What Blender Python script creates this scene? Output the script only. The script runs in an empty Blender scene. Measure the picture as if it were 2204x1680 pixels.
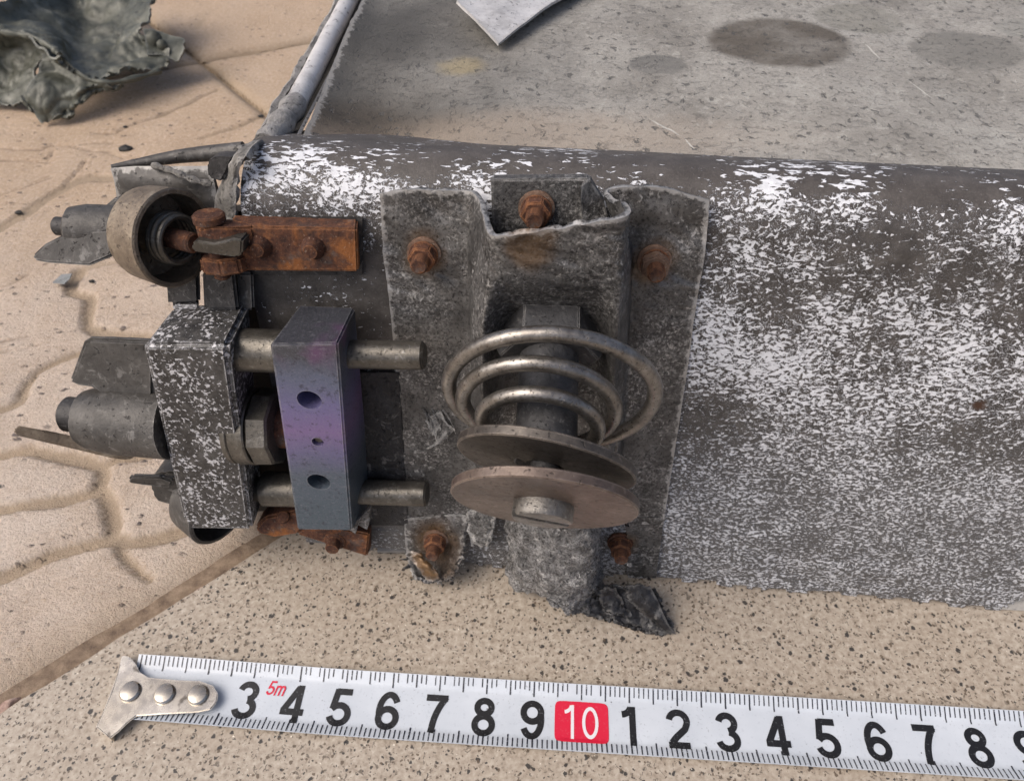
import bpy, bmesh, math, random
import numpy as np
from mathutils import Vector, noise as mnoise
random.seed(7); rng = np.random.default_rng(7)
S = 0.01                                    # all numbers below are centimetres; S turns them into metres
scene = bpy.context.scene
COL = scene.collection
rad = math.radians

# ------------------------------------------------------------------ camera, sky, sun
CAM_H, CAM_EL, FPX, CX, CY = 15.5, 48.0, 1550.0, 1102.0, 840.0     # height above slab, tilt, focal length in 2204-px units
cam = bpy.data.cameras.new("camera"); camo = bpy.data.objects.new("camera", cam); COL.objects.link(camo)
cam.sensor_width = 36.0; cam.lens = 36.0 * FPX / 2204.0
camo.location = (0, 0, CAM_H * S); camo.rotation_euler = (rad(90 - CAM_EL), 0, 0)
cam.clip_start = 0.005; cam.clip_end = 50
cam.dof.use_dof = True; cam.dof.focus_distance = 0.122; cam.dof.aperture_fstop = 48
scene.camera = camo

SUN_EL, SUN_AZ = 50.0, -112.0                # azimuth: 0 = +Y (away from camera), negative = left
world = bpy.data.worlds.new("World"); scene.world = world; world.use_nodes = True
wn = world.node_tree; wn.nodes.clear()
sky = wn.nodes.new('ShaderNodeTexSky'); sky.sky_type = 'NISHITA'; sky.sun_disc = False
sky.sun_elevation = rad(SUN_EL); sky.sun_rotation = rad(SUN_AZ)
sky.air_density = 0.7; sky.dust_density = 6.0; sky.ozone_density = 0.6
bg = wn.nodes.new('ShaderNodeBackground'); bg.inputs['Strength'].default_value = 0.15
wo = wn.nodes.new('ShaderNodeOutputWorld')
wn.links.new(sky.outputs[0], bg.inputs[0]); wn.links.new(bg.outputs[0], wo.inputs[0])
sun = bpy.data.lights.new("sun", 'SUN'); sun.energy = 1.15; sun.angle = rad(55); sun.color = (1.0, 0.98, 0.955)
suno = bpy.data.objects.new("sun", sun); COL.objects.link(suno)
_sd = Vector((math.sin(rad(SUN_AZ)) * math.cos(rad(SUN_EL)), math.cos(rad(SUN_AZ)) * math.cos(rad(SUN_EL)), math.sin(rad(SUN_EL))))
suno.rotation_euler = _sd.to_track_quat('Z', 'Y').to_euler(); suno.location = (-0.3, 0.2, 0.8)
scene.view_settings.view_transform = 'Standard'; scene.view_settings.look = 'None'
scene.view_settings.exposure = 0.17; scene.view_settings.gamma = 1.0

# ------------------------------------------------------------------ geometry helpers
A = np.array
FW = A([0, math.cos(rad(CAM_EL)), -math.sin(rad(CAM_EL))]); UP = A([0, math.sin(rad(CAM_EL)), math.cos(rad(CAM_EL))]); RT = A([1.0, 0, 0])
CP = A([0, 0, CAM_H]); Z = A([0, 0, 1.0])
def ray(x, y): return RT * (x - CX) / FPX + UP * (CY - y) / FPX + FW
def onplane(x, y, p, n):
    r = ray(x, y); return CP + r * (np.dot(p - CP, n) / np.dot(r, n))
def depth(p): return float(np.dot(A(p) - CP, FW))
def proj(p):
    d = A(p) - CP; z = d @ FW; return CX + FPX * (d @ RT) / z, CY - FPX * (d @ UP) / z
def G(x, y, z=0.0): return onplane(x, y, A([0, 0, z]), Z)                 # point at height z
# the leaning spar face: es along it, et up it, en out of it
YAW, TILT = rad(-5.0), rad(12)
ES = A([math.cos(YAW), math.sin(YAW), 0]); NH = A([math.sin(YAW), -math.cos(YAW), 0])
EN = NH * math.cos(TILT) + Z * math.sin(TILT); ET = np.cross(EN, ES)
OR = A([0.3, 8.2, 0.0])
def P(x, y, d=0.0): return onplane(x, y, OR + d * EN, EN)                   # point d cm in front of the spar face
def W(s, t, d=0.0): return OR + ES * s + ET * t + EN * d
def st(p): q = A(p) - OR; return float(q @ ES), float(q @ ET), float(q @ EN)
def px2cm(r, p): return r * depth(p) / FPX
def unit(v): v = A(v, dtype=float); return v / np.linalg.norm(v)
def nz(p, s=1.0, o=0.0): return mnoise.noise(Vector((p[0] * s + o, p[1] * s + o * 1.7, p[2] * s - o)))

WPOS = {}
def new_empty(name, loc, label, cat, group=None):
    o = bpy.data.objects.new(name, None); COL.objects.link(o); o.empty_display_size = 0.01
    o.location = Vector(loc) * S; WPOS[o.name] = A(loc, dtype=float)
    o['label'] = label; o['category'] = cat
    if group: o['group'] = group
    return o
def obj(name, V, F, m, parent=None, uv=None, smooth=True, bevel=0.0, bseg=2, attr=None, sharp=35, label=None):
    V = A(V, dtype=float); c = (V.min(0) + V.max(0)) / 2
    me = bpy.data.meshes.new(name)
    me.from_pydata([tuple(v) for v in (V - c) * S], [], [tuple(f) for f in F])
    if uv is not None:
        ul = me.uv_layers.new(name='UVMap'); uv = A(uv, dtype=float)
        idx = np.zeros(len(me.loops), dtype=np.int32); me.loops.foreach_get('vertex_index', idx)
        ul.data.foreach_set('uv', uv[idx].astype(np.float32).ravel())
    if attr is not None:
        for k, vals in attr.items():
            a = me.attributes.new(k, 'FLOAT', 'POINT'); a.data.foreach_set('value', A(vals, dtype=np.float32))
    bm = bmesh.new(); bm.from_mesh(me)
    bmesh.ops.recalc_face_normals(bm, faces=bm.faces)
    if bevel > 0:
        es = [e for e in bm.edges if len(e.link_faces) == 2 and e.calc_face_angle(0) > rad(28)]
        bmesh.ops.bevel(bm, geom=es, offset=bevel * S, segments=bseg, affect='EDGES', clamp_overlap=True)
    for f in bm.faces: f.smooth = smooth
    if smooth:
        for e in bm.edges:
            if len(e.link_faces) == 2 and e.calc_face_angle(0) > rad(sharp): e.smooth = False
    bm.to_mesh(me); bm.free()
    me.materials.append(m)
    o = bpy.data.objects.new(name, me); COL.objects.link(o)
    pw = A([0, 0, 0.0])
    if parent is not None: o.parent = parent; pw = WPOS[parent.name]
    o.location = Vector(c - pw) * S; WPOS[o.name] = c
    if label: o['label'] = label
    return o
def tag(o, label=None, cat=None, group=None, kind=None):
    if label: o['label'] = label
    if cat: o['category'] = cat
    if group: o['group'] = group
    if kind: o['kind'] = kind
    return o
def crom(C, n, closed=False):
    C = A(C, dtype=float); k = len(C)
    if k == 1: return np.repeat(C, n, 0)
    t = np.linspace(0, k - 1, n); i = np.minimum(t.astype(int), k - 2); f = (t - i).reshape((-1,) + (1,) * (C.ndim - 1))
    p1, p2 = C[i], C[i + 1]
    p0 = np.where((i > 0).reshape(f.shape), C[np.maximum(i - 1, 0)], 2 * p1 - p2)
    p3 = np.where((i < k - 2).reshape(f.shape), C[np.minimum(i + 2, k - 1)], 2 * p2 - p1)
    return 0.5 * (2 * p1 + (p2 - p0) * f + (2 * p0 - 5 * p1 + 4 * p2 - p3) * f ** 2 + (3 * p1 - p0 - 3 * p2 + p3) * f ** 3)
def loft(rows, nu, nv):
    rows = [crom(r, nu) for r in rows]
    return crom(A(rows), nv)
def gnormals(Gd):
    du = np.gradient(Gd, axis=1); dv = np.gradient(Gd, axis=0)
    n = np.cross(du, dv); l = np.linalg.norm(n, axis=2, keepdims=True); return n / np.maximum(l, 1e-9)
def rough(Gd, amp, sc, oct=2, o=0.0):
    N = gnormals(Gd); out = Gd.copy()
    for i in range(Gd.shape[0]):
        for j in range(Gd.shape[1]):
            h = 0
            for k in range(oct): h += nz(Gd[i, j], sc * 2 ** k, o + 3.1 * k) / 1.8 ** k
            out[i, j] += N[i, j] * amp * h
    return out
def creased(Gd, amp, sc, o=0.0):
    N = gnormals(Gd); out = Gd.copy()
    for i in range(Gd.shape[0]):
        for j in range(Gd.shape[1]):
            p = Gd[i, j]; h = sum((0.35 - abs(nz(p, sc * m_, o + m_)) * 1.6) / m_ ** 0.9 for m_ in (1, 2.1, 4.3))
            out[i, j] += N[i, j] * amp * h
    return out
def ragged(Gd, sides, amp, sc=3.0, o=0.0):
    """tear the border: sides out of 'TBLR'; moves border vertices inwards by noise"""
    Gd = Gd.copy(); nv, nu = Gd.shape[:2]
    k = 3
    def f(p): return amp * (0.6 + nz(p, sc, o) + 0.7 * nz(p, sc * 2.7, o + 5) + 0.5 * nz(p, sc * 6, o + 9))
    if 'B' in sides:
        for j in range(nu): 
            dirv = unit(Gd[-1, j] - Gd[-1 - k, j]); q = f(Gd[-1, j])
            for a in range(k): Gd[-1 - a, j] -= dirv * q * (k - a) / k
    if 'T' in sides:
        for j in range(nu):
            dirv = unit(Gd[0, j] - Gd[k, j]); q = f(Gd[0, j])
            for a in range(k): Gd[a, j] -= dirv * q * (k - a) / k
    if 'L' in sides:
        for i in range(nv):
            dirv = unit(Gd[i, 0] - Gd[i, k]); q = f(Gd[i, 0])
            for a in range(k): Gd[i, a] -= dirv * q * (k - a) / k
    if 'R' in sides:
        for i in range(nv):
            dirv = unit(Gd[i, -1] - Gd[i, -1 - k]); q = f(Gd[i, -1])
            for a in range(k): Gd[i, -1 - a] -= dirv * q * (k - a) / k
    return Gd
def grid_faces(nv, nu, off=0, flip=False):
    F = []
    for i in range(nv - 1):
        for j in range(nu - 1):
            a = off + i * nu + j; q = (a, a + 1, a + nu + 1, a + nu)
            F.append(q[::-1] if flip else q)
    return F
def shell(name, Gd, th, m, parent=None, uvf=None, mask=None, back=None, wearw=0.07, **kw):
    """closed sheet of thickness th behind the grid (away from its normal); mask drops grid cells (holes)"""
    nv, nu = Gd.shape[:2]; N = gnormals(Gd)
    if back is not None:
        s = np.sign(np.sum(N.reshape(-1, 3) @ A(back))) or 1; N = N * s
    V = np.concatenate([Gd.reshape(-1, 3), (Gd + N * th).reshape(-1, 3)])
    n = nu * nv; F = []; edges = {}
    for i in range(nv - 1):
        for j in range(nu - 1):
            if mask is not None and not mask[i, j]: continue
            a = i * nu + j; q = (a, a + 1, a + nu + 1, a + nu)
            F.append(q); F.append(tuple(x + n for x in q[::-1]))
            for k in range(4):
                e = (q[k], q[(k + 1) % 4])
                if (e[1], e[0]) in edges: del edges[(e[1], e[0])]
                else: edges[e] = 1
    for a, b in edges: F.append((b, a, a + n, b + n))
    used = sorted({v for f in F for v in f}); mp = {v: k for k, v in enumerate(used)}
    uv = None
    if uvf is not None: uv = [uvf(V[v]) for v in used]
    if wearw < 0: edges = {}
    bp = V[sorted({a for a, b in edges})]; U_ = V[used]; wear = np.full(len(U_), 9.0)
    for k in range(0, len(bp), 1): wear = np.minimum(wear, ((U_ - bp[k]) ** 2).sum(1))
    wear = np.clip(1 - np.sqrt(wear) / (th + max(wearw, 0.01)), 0, 1); kw['attr'] = {'wear': wear}
    return obj(name, V[used], [tuple(mp[v] for v in f) for f in F], m, parent, uv=uv, **kw)
def hexa(name, front, back, m, parent=None, bevel=0.03, n=0, amp=0.0, **kw):
    V = list(front) + list(back)
    F = [(0, 1, 2, 3), (7, 6, 5, 4), (0, 4, 5, 1), (1, 5, 6, 2), (2, 6, 7, 3), (3, 7, 4, 0)]
    return obj(name, V, F, m, parent, bevel=bevel, **kw)
def prism(name, pts, vec, m, parent=None, bevel=0.03, **kw):
    pts = [A(p) for p in pts]; n = len(pts); vec = A(vec)
    V = pts + [p + vec for p in pts]
    F = [tuple(range(n)), tuple(range(2 * n - 1, n - 1, -1))] + [(i, i + n, (i + 1) % n + n, (i + 1) % n) for i in range(n)]
    return obj(name, V, F, m, parent, bevel=bevel, **kw)
def frame(ax):
    ax = unit(ax); h = Z if abs(ax[2]) < 0.9 else A([1.0, 0, 0]); u = unit(np.cross(h, ax)); return ax, u, np.cross(ax, u)
def lathe(name, p0, axis, prof, m, parent=None, seg=48, wob=0.0, **kw):
    """prof: (distance along axis, radius); radius 0 closes"""
    ax, u, w = frame(axis); V = []; F = []; rings = []
    for (l, r) in prof:
        if r <= 1e-6: V.append(p0 + ax * l); rings.append([len(V) - 1]); continue
        ids = []
        for k in range(seg):
            a = 2 * math.pi * k / seg; q = p0 + ax * l + (u * math.cos(a) + w * math.sin(a)) * r
            if wob: q = q + unit(q - p0) * wob * nz(q, 4.0)
            V.append(q); ids.append(len(V) - 1)
        rings.append(ids)
    for a, b in zip(rings[:-1], rings[1:]):
        if len(a) == 1 and len(b) == 1: continue
        for k in range(seg):
            k2 = (k + 1) % seg
            if len(a) == 1: F.append((a[0], b[k], b[k2]))
            elif len(b) == 1: F.append((a[k], b[0], a[k2]))
            else: F.append((a[k], b[k], b[k2], a[k2]))
    return obj(name, V, F, m, parent, **kw)
def cyl(name, p0, p1, r, m, parent=None, ch=0.03, seg=40, r1=None, **kw):
    p0, p1 = A(p0), A(p1); L = float(np.linalg.norm(p1 - p0)); r1 = r if r1 is None else r1
    return lathe(name, p0, p1 - p0, [(0, 0), (0, r - ch), (ch, r), (L - ch, r1), (L, r1 - ch), (L, 0)], m, parent, seg, **kw)
def tube(name, pts, r, m, parent=None, seg=14, rf=None, cap=True, **kw):
    pts = A(pts); n = len(pts); T = np.gradient(pts, axis=0); V = []; F = []
    t0 = unit(T[0]); _, u, w = frame(t0)
    for i in range(n):
        t = unit(T[i]); u = unit(u - t * (u @ t)); w = np.cross(t, u)
        rr = r if rf is None else r * rf(i / (n - 1))
        for k in range(seg):
            a = 2 * math.pi * k / seg; V.append(pts[i] + (u * math.cos(a) + w * math.sin(a)) * rr)
    for i in range(n - 1):
        for k in range(seg):
            a = i * seg + k; b = i * seg + (k + 1) % seg; F.append((a, b, b + seg, a + seg))
    if cap: F.append(tuple(range(seg))[::-1]); F.append(tuple(range((n - 1) * seg, n * seg)))
    return obj(name, V, F, m, parent, **kw)
def hexnut(name, p0, axis, r, h, m, parent=None, rot=0.0, **kw):
    ax, u, w = frame(axis); V = []
    for l, rr in ((0, r), (h * 0.8, r), (h, r * 0.93)):
        for k in range(6):
            a = rot + math.pi / 3 * k; V.append(p0 + ax * l + (u * math.cos(a) + w * math.sin(a)) * rr)
    F = [(5, 4, 3, 2, 1, 0), (12, 13, 14, 15, 16, 17)]
    for l in range(2):
        for k in range(6): F.append((l * 6 + k, l * 6 + (k + 1) % 6, l * 6 + 6 + (k + 1) % 6, l * 6 + 6 + k))
    return obj(name, V, F, m, parent, bevel=0.02, **kw)
def cut(o, cutters):
    """boolean holes, applied at once"""
    for c in cutters:
        md = o.modifiers.new('b', 'BOOLEAN'); md.operation = 'DIFFERENCE'; md.object = c; md.solver = 'EXACT'
    bpy.context.view_layer.update()
    dg = bpy.context.evaluated_depsgraph_get(); me = bpy.data.meshes.new_from_object(o.evaluated_get(dg))
    o.modifiers.clear(); old = o.data; o.data = me; bpy.data.meshes.remove(old)
    for c in cutters:
        cm = c.data; bpy.data.objects.remove(c); bpy.data.meshes.remove(cm)
    bm = bmesh.new(); bm.from_mesh(me)
    for e in bm.edges: e.smooth = not (len(e.link_faces) == 2 and e.calc_face_angle(0) > rad(35))
    for f in bm.faces: f.smooth = True
    bm.to_mesh(me); bm.free()
    return o

# ------------------------------------------------------------------ materials
class NM:
    def __init__(s, name, rough=0.6, metal=0.0, spec=0.5):
        s.m = bpy.data.materials.new(name); s.m.use_nodes = True; s.t = s.m.node_tree
        s.b = s.t.nodes['Principled BSDF']; s.set('Roughness', rough); s.set('Metallic', metal)
        s.b.inputs['Specular IOR Level'].default_value = spec; s._co = None; s._uv = None
    def n(s, t, **kw):
        x = s.t.nodes.new(t)
        for k, v in kw.items(): setattr(x, k, v)
        return x
    def l(s, a, b): s.t.links.new(a, b)
    def put(s, sock, v):
        if hasattr(v, 'is_linked') or isinstance(v, bpy.types.NodeSocket): s.l(v, sock)
        elif isinstance(v, (tuple, list)) and len(v) == 3 and sock.type == 'RGBA': sock.default_value = (*v, 1)
        elif sock.type == 'RGBA': sock.default_value = (v, v, v, 1)
        else: sock.default_value = v
    def set(s, k, v): s.put(s.b.inputs[k], v)
    def obj(s, sx=1, sy=1, sz=1, off=(0, 0, 0)):
        tc = s.n('ShaderNodeTexCoord'); mp = s.n('ShaderNodeMapping')
        mp.inputs['Scale'].default_value = (100 * sx, 100 * sy, 100 * sz); mp.inputs['Location'].default_value = off
        s.l(tc.outputs['Object'], mp.inputs[0]); return mp.outputs[0]
    def uv(s, sx=1, sy=1, rot=0.0, off=(0, 0, 0)):
        tc = s.n('ShaderNodeTexCoord'); mp = s.n('ShaderNodeMapping'); mp.inputs['Scale'].default_value = (sx, sy, 1)
        mp.inputs['Rotation'].default_value = (0, 0, rot); mp.inputs['Location'].default_value = off
        s.l(tc.outputs['UV'], mp.inputs[0]); return mp.outputs[0]
    def sep(s, v):
        x = s.n('ShaderNodeSeparateXYZ'); s.l(v, x.inputs[0]); return x.outputs
    def noise(s, v, sc, det=3.0, ro=0.55, dist=0.0, col=False):
        x = s.n('ShaderNodeTexNoise'); s.l(v, x.inputs['Vector']); x.inputs['Scale'].default_value = sc
        x.inputs['Detail'].default_value = det; x.inputs['Roughness'].default_value = ro; x.inputs['Distortion'].default_value = dist
        return x.outputs['Color' if col else 'Fac']
    def vor(s, v, sc, feat='F1', out='Distance', rnd=1.0):
        x = s.n('ShaderNodeTexVoronoi', feature=feat); s.l(v, x.inputs['Vector']); x.inputs['Scale'].default_value = sc
        x.inputs['Randomness'].default_value = rnd; return x.outputs[out]
    def warp(s, v, sc, amt):
        c = s.noise(v, sc, 2, col=True); a = s.n('ShaderNodeVectorMath', operation='MULTIPLY_ADD'); s.l(c, a.inputs[0])
        a.inputs[1].default_value = (amt,) * 3; s.l(v, a.inputs[2]); return a.outputs[0]
    def mr(s, f, a, b, c=0.0, d=1.0, smooth=True):
        x = s.n('ShaderNodeMapRange'); x.interpolation_type = 'SMOOTHSTEP' if smooth else 'LINEAR'
        s.put(x.inputs['Value'], f)
        for k, v in zip(('From Min', 'From Max', 'To Min', 'To Max'), (a, b, c, d)): s.put(x.inputs[k], v)
        return x.outputs[0]
    def ma(s, op, a, b=0.0, clamp=False):
        x = s.n('ShaderNodeMath', operation=op, use_clamp=clamp); s.put(x.inputs[0], a); s.put(x.inputs[1], b); return x.outputs[0]
    def ramp(s, f, stops, interp='LINEAR'):
        x = s.n('ShaderNodeValToRGB'); s.put(x.inputs[0], f); cr = x.color_ramp; cr.interpolation = interp
        while len(cr.elements) < len(stops): cr.elements.new(0.5)
        for e, (p, c) in zip(cr.elements, stops):
            e.position = p; e.color = (*c, 1) if isinstance(c, tuple) else (c, c, c, 1)
        return x.outputs[0]
    def mix(s, f, a, b, mode='MIX'):
        x = s.n('ShaderNodeMix', data_type='RGBA', blend_type=mode); s.put(x.inputs[0], f); s.put(x.inputs[6], a); s.put(x.inputs[7], b)
        return x.outputs[2]
    def bump(s, h, dist=0.02, st=1.0, prev=None):
        x = s.n('ShaderNodeBump'); x.inputs['Distance'].default_value = dist * S; x.inputs['Strength'].default_value = st
        s.put(x.inputs['Height'], h)
        if prev is not None: s.l(prev, x.inputs['Normal'])
        s.l(x.outputs[0], s.b.inputs['Normal']); return x.outputs[0]
    def edge(s, r):
        """1 where the surface turns a corner: rubbed bare edges"""
        b = s.n('ShaderNodeBevel', samples=3); b.inputs['Radius'].default_value = r * S; g = s.n('ShaderNodeNewGeometry')
        d = s.n('ShaderNodeVectorMath', operation='DOT_PRODUCT'); s.l(b.outputs[0], d.inputs[0]); s.l(g.outputs['Normal'], d.inputs[1])
        return s.mr(d.outputs['Value'], 0.985, 0.86)
    def attr(s, name): x = s.n('ShaderNodeAttribute', attribute_name=name); return x.outputs['Fac']
    def ellipse(s, v, cx, cy, rx, ry, soft=0.15):
        """1 inside an ellipse"""
        mp = s.n('ShaderNodeMapping', vector_type='TEXTURE'); mp.inputs['Location'].default_value = (cx, cy, 0); mp.inputs['Scale'].default_value = (rx, ry, 1)
        s.l(v, mp.inputs[0]); x = s.n('ShaderNodeVectorMath', operation='LENGTH'); s.l(mp.outputs[0], x.inputs[0])
        return s.mr(x.outputs['Value'], 1 + soft, 1 - soft)

def m_flaked(name, kind):
    """dark scorched metal with the last flakes of white paint; uv = (along, up) in cm"""
    q = NM(name, 0.55); v = q.uv(); s_, t_, _ = q.sep(v)
    vw = q.warp(v, 2.2, 0.16)
    stretch = q.n('ShaderNodeMapping'); stretch.inputs['Scale'].default_value = (0.8, 1.25, 1); q.l(vw, stretch.inputs[0]); vs = stretch.outputs[0]
    coarse = q.noise(vs, 12.0, 3.6, 0.62, 0.55); fine = q.noise(vs, 16.0, 3.5, 0.62, 0.5)
    st2 = q.n('ShaderNodeMapping'); st2.inputs['Scale'].default_value = (0.55, 1.6, 1); q.l(vw, st2.inputs[0])
    streak = q.noise(st2.outputs[0], 8.0, 3.6, 0.62, 0.3)
    n2 = q.noise(vw, 11.0, 3.5, 0.6, 0.4); lace = q.mr(q.ma('ABSOLUTE', q.ma('SUBTRACT', n2, 0.5)), 0.075, 0.0, 0, 1, smooth=False)
    coarse = q.ma('MAXIMUM', coarse, q.ma('MULTIPLY', lace, 0.64))
    n3 = q.noise(vw, 15.0, 3, 0.6, 0.4); fine = q.ma('MAXIMUM', fine, q.ma('MULTIPLY', q.mr(q.ma('ABSOLUTE', q.ma('SUBTRACT', n3, 0.5)), 0.08, 0.0, 0, 1, smooth=False), 0.6))
    cloud = q.noise(v, 0.75, 3, 0.55); cloud2 = q.noise(v, 0.33, 2, 0.5)
    # chance of paint by height, right of the bracket and left of it
    dr = q.ramp(q.ma('DIVIDE', t_, 11.0), [(0.0, 0.53), (0.12, 0.52), (0.3, 0.53), (0.45, 0.52), (0.56, 0.56), (0.65, 0.52), (0.70, 0.46), (0.76, 0.42), (0.82, 0.48), (0.865, 0.42), (0.91, 0.37), (1.0, 0.32)])
    dl = q.ramp(q.ma('DIVIDE', t_, 11.0), [(0.0, 0.36), (0.5, 0.34), (0.62, 0.28), (0.72, 0.22), (0.78, 0.34), (0.83, 0.58), (0.88, 0.50), (0.92, 0.34), (1.0, 0.26)])
    side = q.mr(s_, -1.6, 0.2)
    den = q.mix(side, dl, dr)
    den = q.ma('ADD', den, q.ma('MULTIPLY', q.ma('SUBTRACT', cloud, 0.5), q.mr(t_, 4.0, 8.5, 0.28, 0.95)))
    den = q.ma('ADD', den, q.ma('MULTIPLY', q.ma('SUBTRACT', cloud2, 0.5), q.mr(t_, 3.0, 7.0, 0.1, 0.4)))
    thr = q.ma('SUBTRACT', 0.80, q.ma('MULTIPLY', den, 0.52))
    sel = q.mix(q.mr(t_, 6.0, 3.2), coarse, fine)                 # finer crumbs lower down
    sel = q.mix(q.mr(t_, 9.2, 9.7), sel, streak)                  # rubbed along the fold
    fl = q.mr(sel, q.ma('SUBTRACT', thr, 0.012), q.ma('ADD', thr, 0.018))
    base = q.ramp(q.noise(v, 2.3, 6, 0.65), [(0.25, (0.027, 0.024, 0.022)), (0.5, (0.064, 0.058, 0.053)), (0.75, (0.125, 0.115, 0.106))])
    brown = q.mr(t_, 8.7, 9.6); base = q.mix(q.ma('MULTIPLY', brown, 0.35), base, (0.085, 0.072, 0.062))
    dusty = q.noise(v, 24, 4, 0.7); base = q.mix(q.mr(dusty, 0.5, 0.8, 0, 0.5), base, (0.2, 0.19, 0.18))
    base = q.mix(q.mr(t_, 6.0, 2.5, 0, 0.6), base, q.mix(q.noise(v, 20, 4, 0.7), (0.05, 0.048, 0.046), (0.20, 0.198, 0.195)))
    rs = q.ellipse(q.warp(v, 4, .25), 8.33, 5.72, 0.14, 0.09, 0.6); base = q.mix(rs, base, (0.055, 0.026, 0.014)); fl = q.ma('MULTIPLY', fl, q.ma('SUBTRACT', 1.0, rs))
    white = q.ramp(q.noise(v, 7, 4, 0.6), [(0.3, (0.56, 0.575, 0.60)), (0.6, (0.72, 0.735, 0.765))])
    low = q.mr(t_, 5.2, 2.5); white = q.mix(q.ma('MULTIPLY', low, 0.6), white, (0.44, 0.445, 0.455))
    q.set('Base Color', q.mix(fl, base, white)); q.set('Roughness', q.mix(fl, q.mr(dusty, 0.3, 0.7, 0.42, 0.62), 0.7))
    h = q.ma('ADD', q.ma('MULTIPLY', fl, 0.6), q.ma('MULTIPLY', q.noise(v, 16, 5, 0.65), 0.5))
    wr = q.noise(q.uv(0.7, 2.2, rot=0.25), 1.3, 3, 0.5, 0.6); h = q.ma('ADD', h, q.ma('MULTIPLY', q.ma('MULTIPLY', wr, low), 5.0))
    q.bump(h, 0.025, 0.9); return q.m
def m_speckled(name, dens=0.53, sc=9.0):
    q = NM(name, 0.5); v = q.obj(); vw = q.warp(v, 5, 0.08)
    f = q.noise(vw, sc, 3.5, 0.6, 0.2); cl = q.noise(v, 1.6, 2)
    thr = q.ma('SUBTRACT', 1.08 - dens, q.ma('MULTIPLY', q.ma('SUBTRACT', cl, 0.5), 0.35))
    fl = q.mr(f, q.ma('SUBTRACT', thr, 0.015), q.ma('ADD', thr, 0.03))
    base = q.ramp(q.noise(v, 5, 5, 0.65), [(0.3, (0.012, 0.011, 0.011)), (0.5, (0.040, 0.038, 0.036)), (0.7, (0.10, 0.096, 0.092))]); base = q.mix(q.mr(q.noise(v, 1.1, 3), 0.45, 0.65, 0, 0.5), base, (0.10, 0.096, 0.092))
    cc_ = q.mix(fl, base, q.mix(q.noise(v, 3, 2), (0.36, 0.36, 0.37), (0.70, 0.70, 0.72))); cc_ = q.mix(q.ma('MULTIPLY', q.edge(0.05), q.mr(q.noise(v, 7, 3), 0.4, 0.58)), cc_, (0.5, 0.5, 0.5)); q.set('Base Color', cc_); q.bump(q.ma('ADD', fl, q.noise(v, 22, 4)), 0.02, 0.8); return q.m
def m_metal(name, c0, c1, c2, sc=3.0, rough=(0.45, 0.7), metal=0.25, streak=None, pale=0.35, bump=0.015, fleck=9.0, spec=0.5, palec=(0.42, 0.41, 0.39), speck=0.0, halos=(), edge=0.0, wearf=0.6):
    """weathered cast or sheet metal: three mottled tones, pale scuffs"""
    q = NM(name, 0.5, metal, spec); v = q.obj(); vw = q.warp(v, 2.5, 0.25)
    n1 = q.noise(vw, sc, 7, 0.68); n2 = q.noise(v, sc * 6, 5, 0.7)
    col = q.ramp(q.ma('ADD', q.ma('MULTIPLY', n1, 0.7), q.ma('MULTIPLY', n2, 0.3)), [(0.32, c0), (0.5, c1), (0.68, c2)])
    f = q.noise(vw, fleck, 4, 0.65, 0.5); cl = q.noise(v, sc * 0.5, 3)
    fm = q.ma('MULTIPLY', q.mr(f, 0.55, 0.66), q.mr(cl, 0.38, 0.62))
    col = q.mix(q.ma('MULTIPLY', fm, pale), col, palec)
    pit = q.mr(q.noise(vw, fleck * 1.7, 3, 0.6), 0.40, 0.31); col = q.mix(q.ma('MULTIPLY', pit, 0.7), col, tuple(x * 0.3 for x in c0))
    if speck:
        f2 = q.noise(q.warp(v, 6, 0.06), 19, 3.5, 0.65, 0.3); cl2 = q.noise(v, 0.9, 3)
        col = q.mix(q.ma('MULTIPLY', q.mr(f2, 0.545, 0.60), q.mr(cl2, 0.40, 0.62, 0.0, speck)), col, palec)
        col = q.mix(q.ma('MULTIPLY', q.mr(f2, 0.46, 0.39), 0.6), col, tuple(x * 0.45 for x in c0))
    wr = q.mr(q.ma('ADD', q.attr('wear'), q.ma('MULTIPLY', q.ma('SUBTRACT', q.noise(v, 7, 5, 0.65), 0.5), 2.2)), 0.45, 0.85)
    wr = q.ma('MULTIPLY', wr, q.mr(q.attr('wear'), 0.02, 0.3)); col = q.mix(q.ma('MULTIPLY', wr, wearf), col, palec)
    if edge: col = q.mix(q.ma('MULTIPLY', q.edge(0.03), q.mr(q.noise(v, 5, 3), 0.35, 0.6, 0.15, edge)), col, palec)
    if halos:
        u2 = q.warp(q.uv(), 2.5, 0.3)
        for (hx, hy, hr, ha) in halos:
            e = q.ma('MULTIPLY', q.ellipse(u2, hx + .15, hy + .1, hr, hr * 1.15, 0.45), q.mr(n1, 0.3, 0.6, 0.45, 1.0)); col = q.mix(q.ma('MULTIPLY', e, ha), col, q.mix(n2, (0.07, 0.035, 0.015), (0.26, 0.15, 0.06)))
    q.set('Base Color', col); q.set('Roughness', q.mr(n2, 0.3, 0.7, *rough))
    q.bump(q.ma('ADD', q.ma('MULTIPLY', n1, 1.2), q.ma('ADD', q.ma('MULTIPLY', n2, 0.7), q.ma('MULTIPLY', pit, -0.6))), bump, 1.0); return q.m
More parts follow.
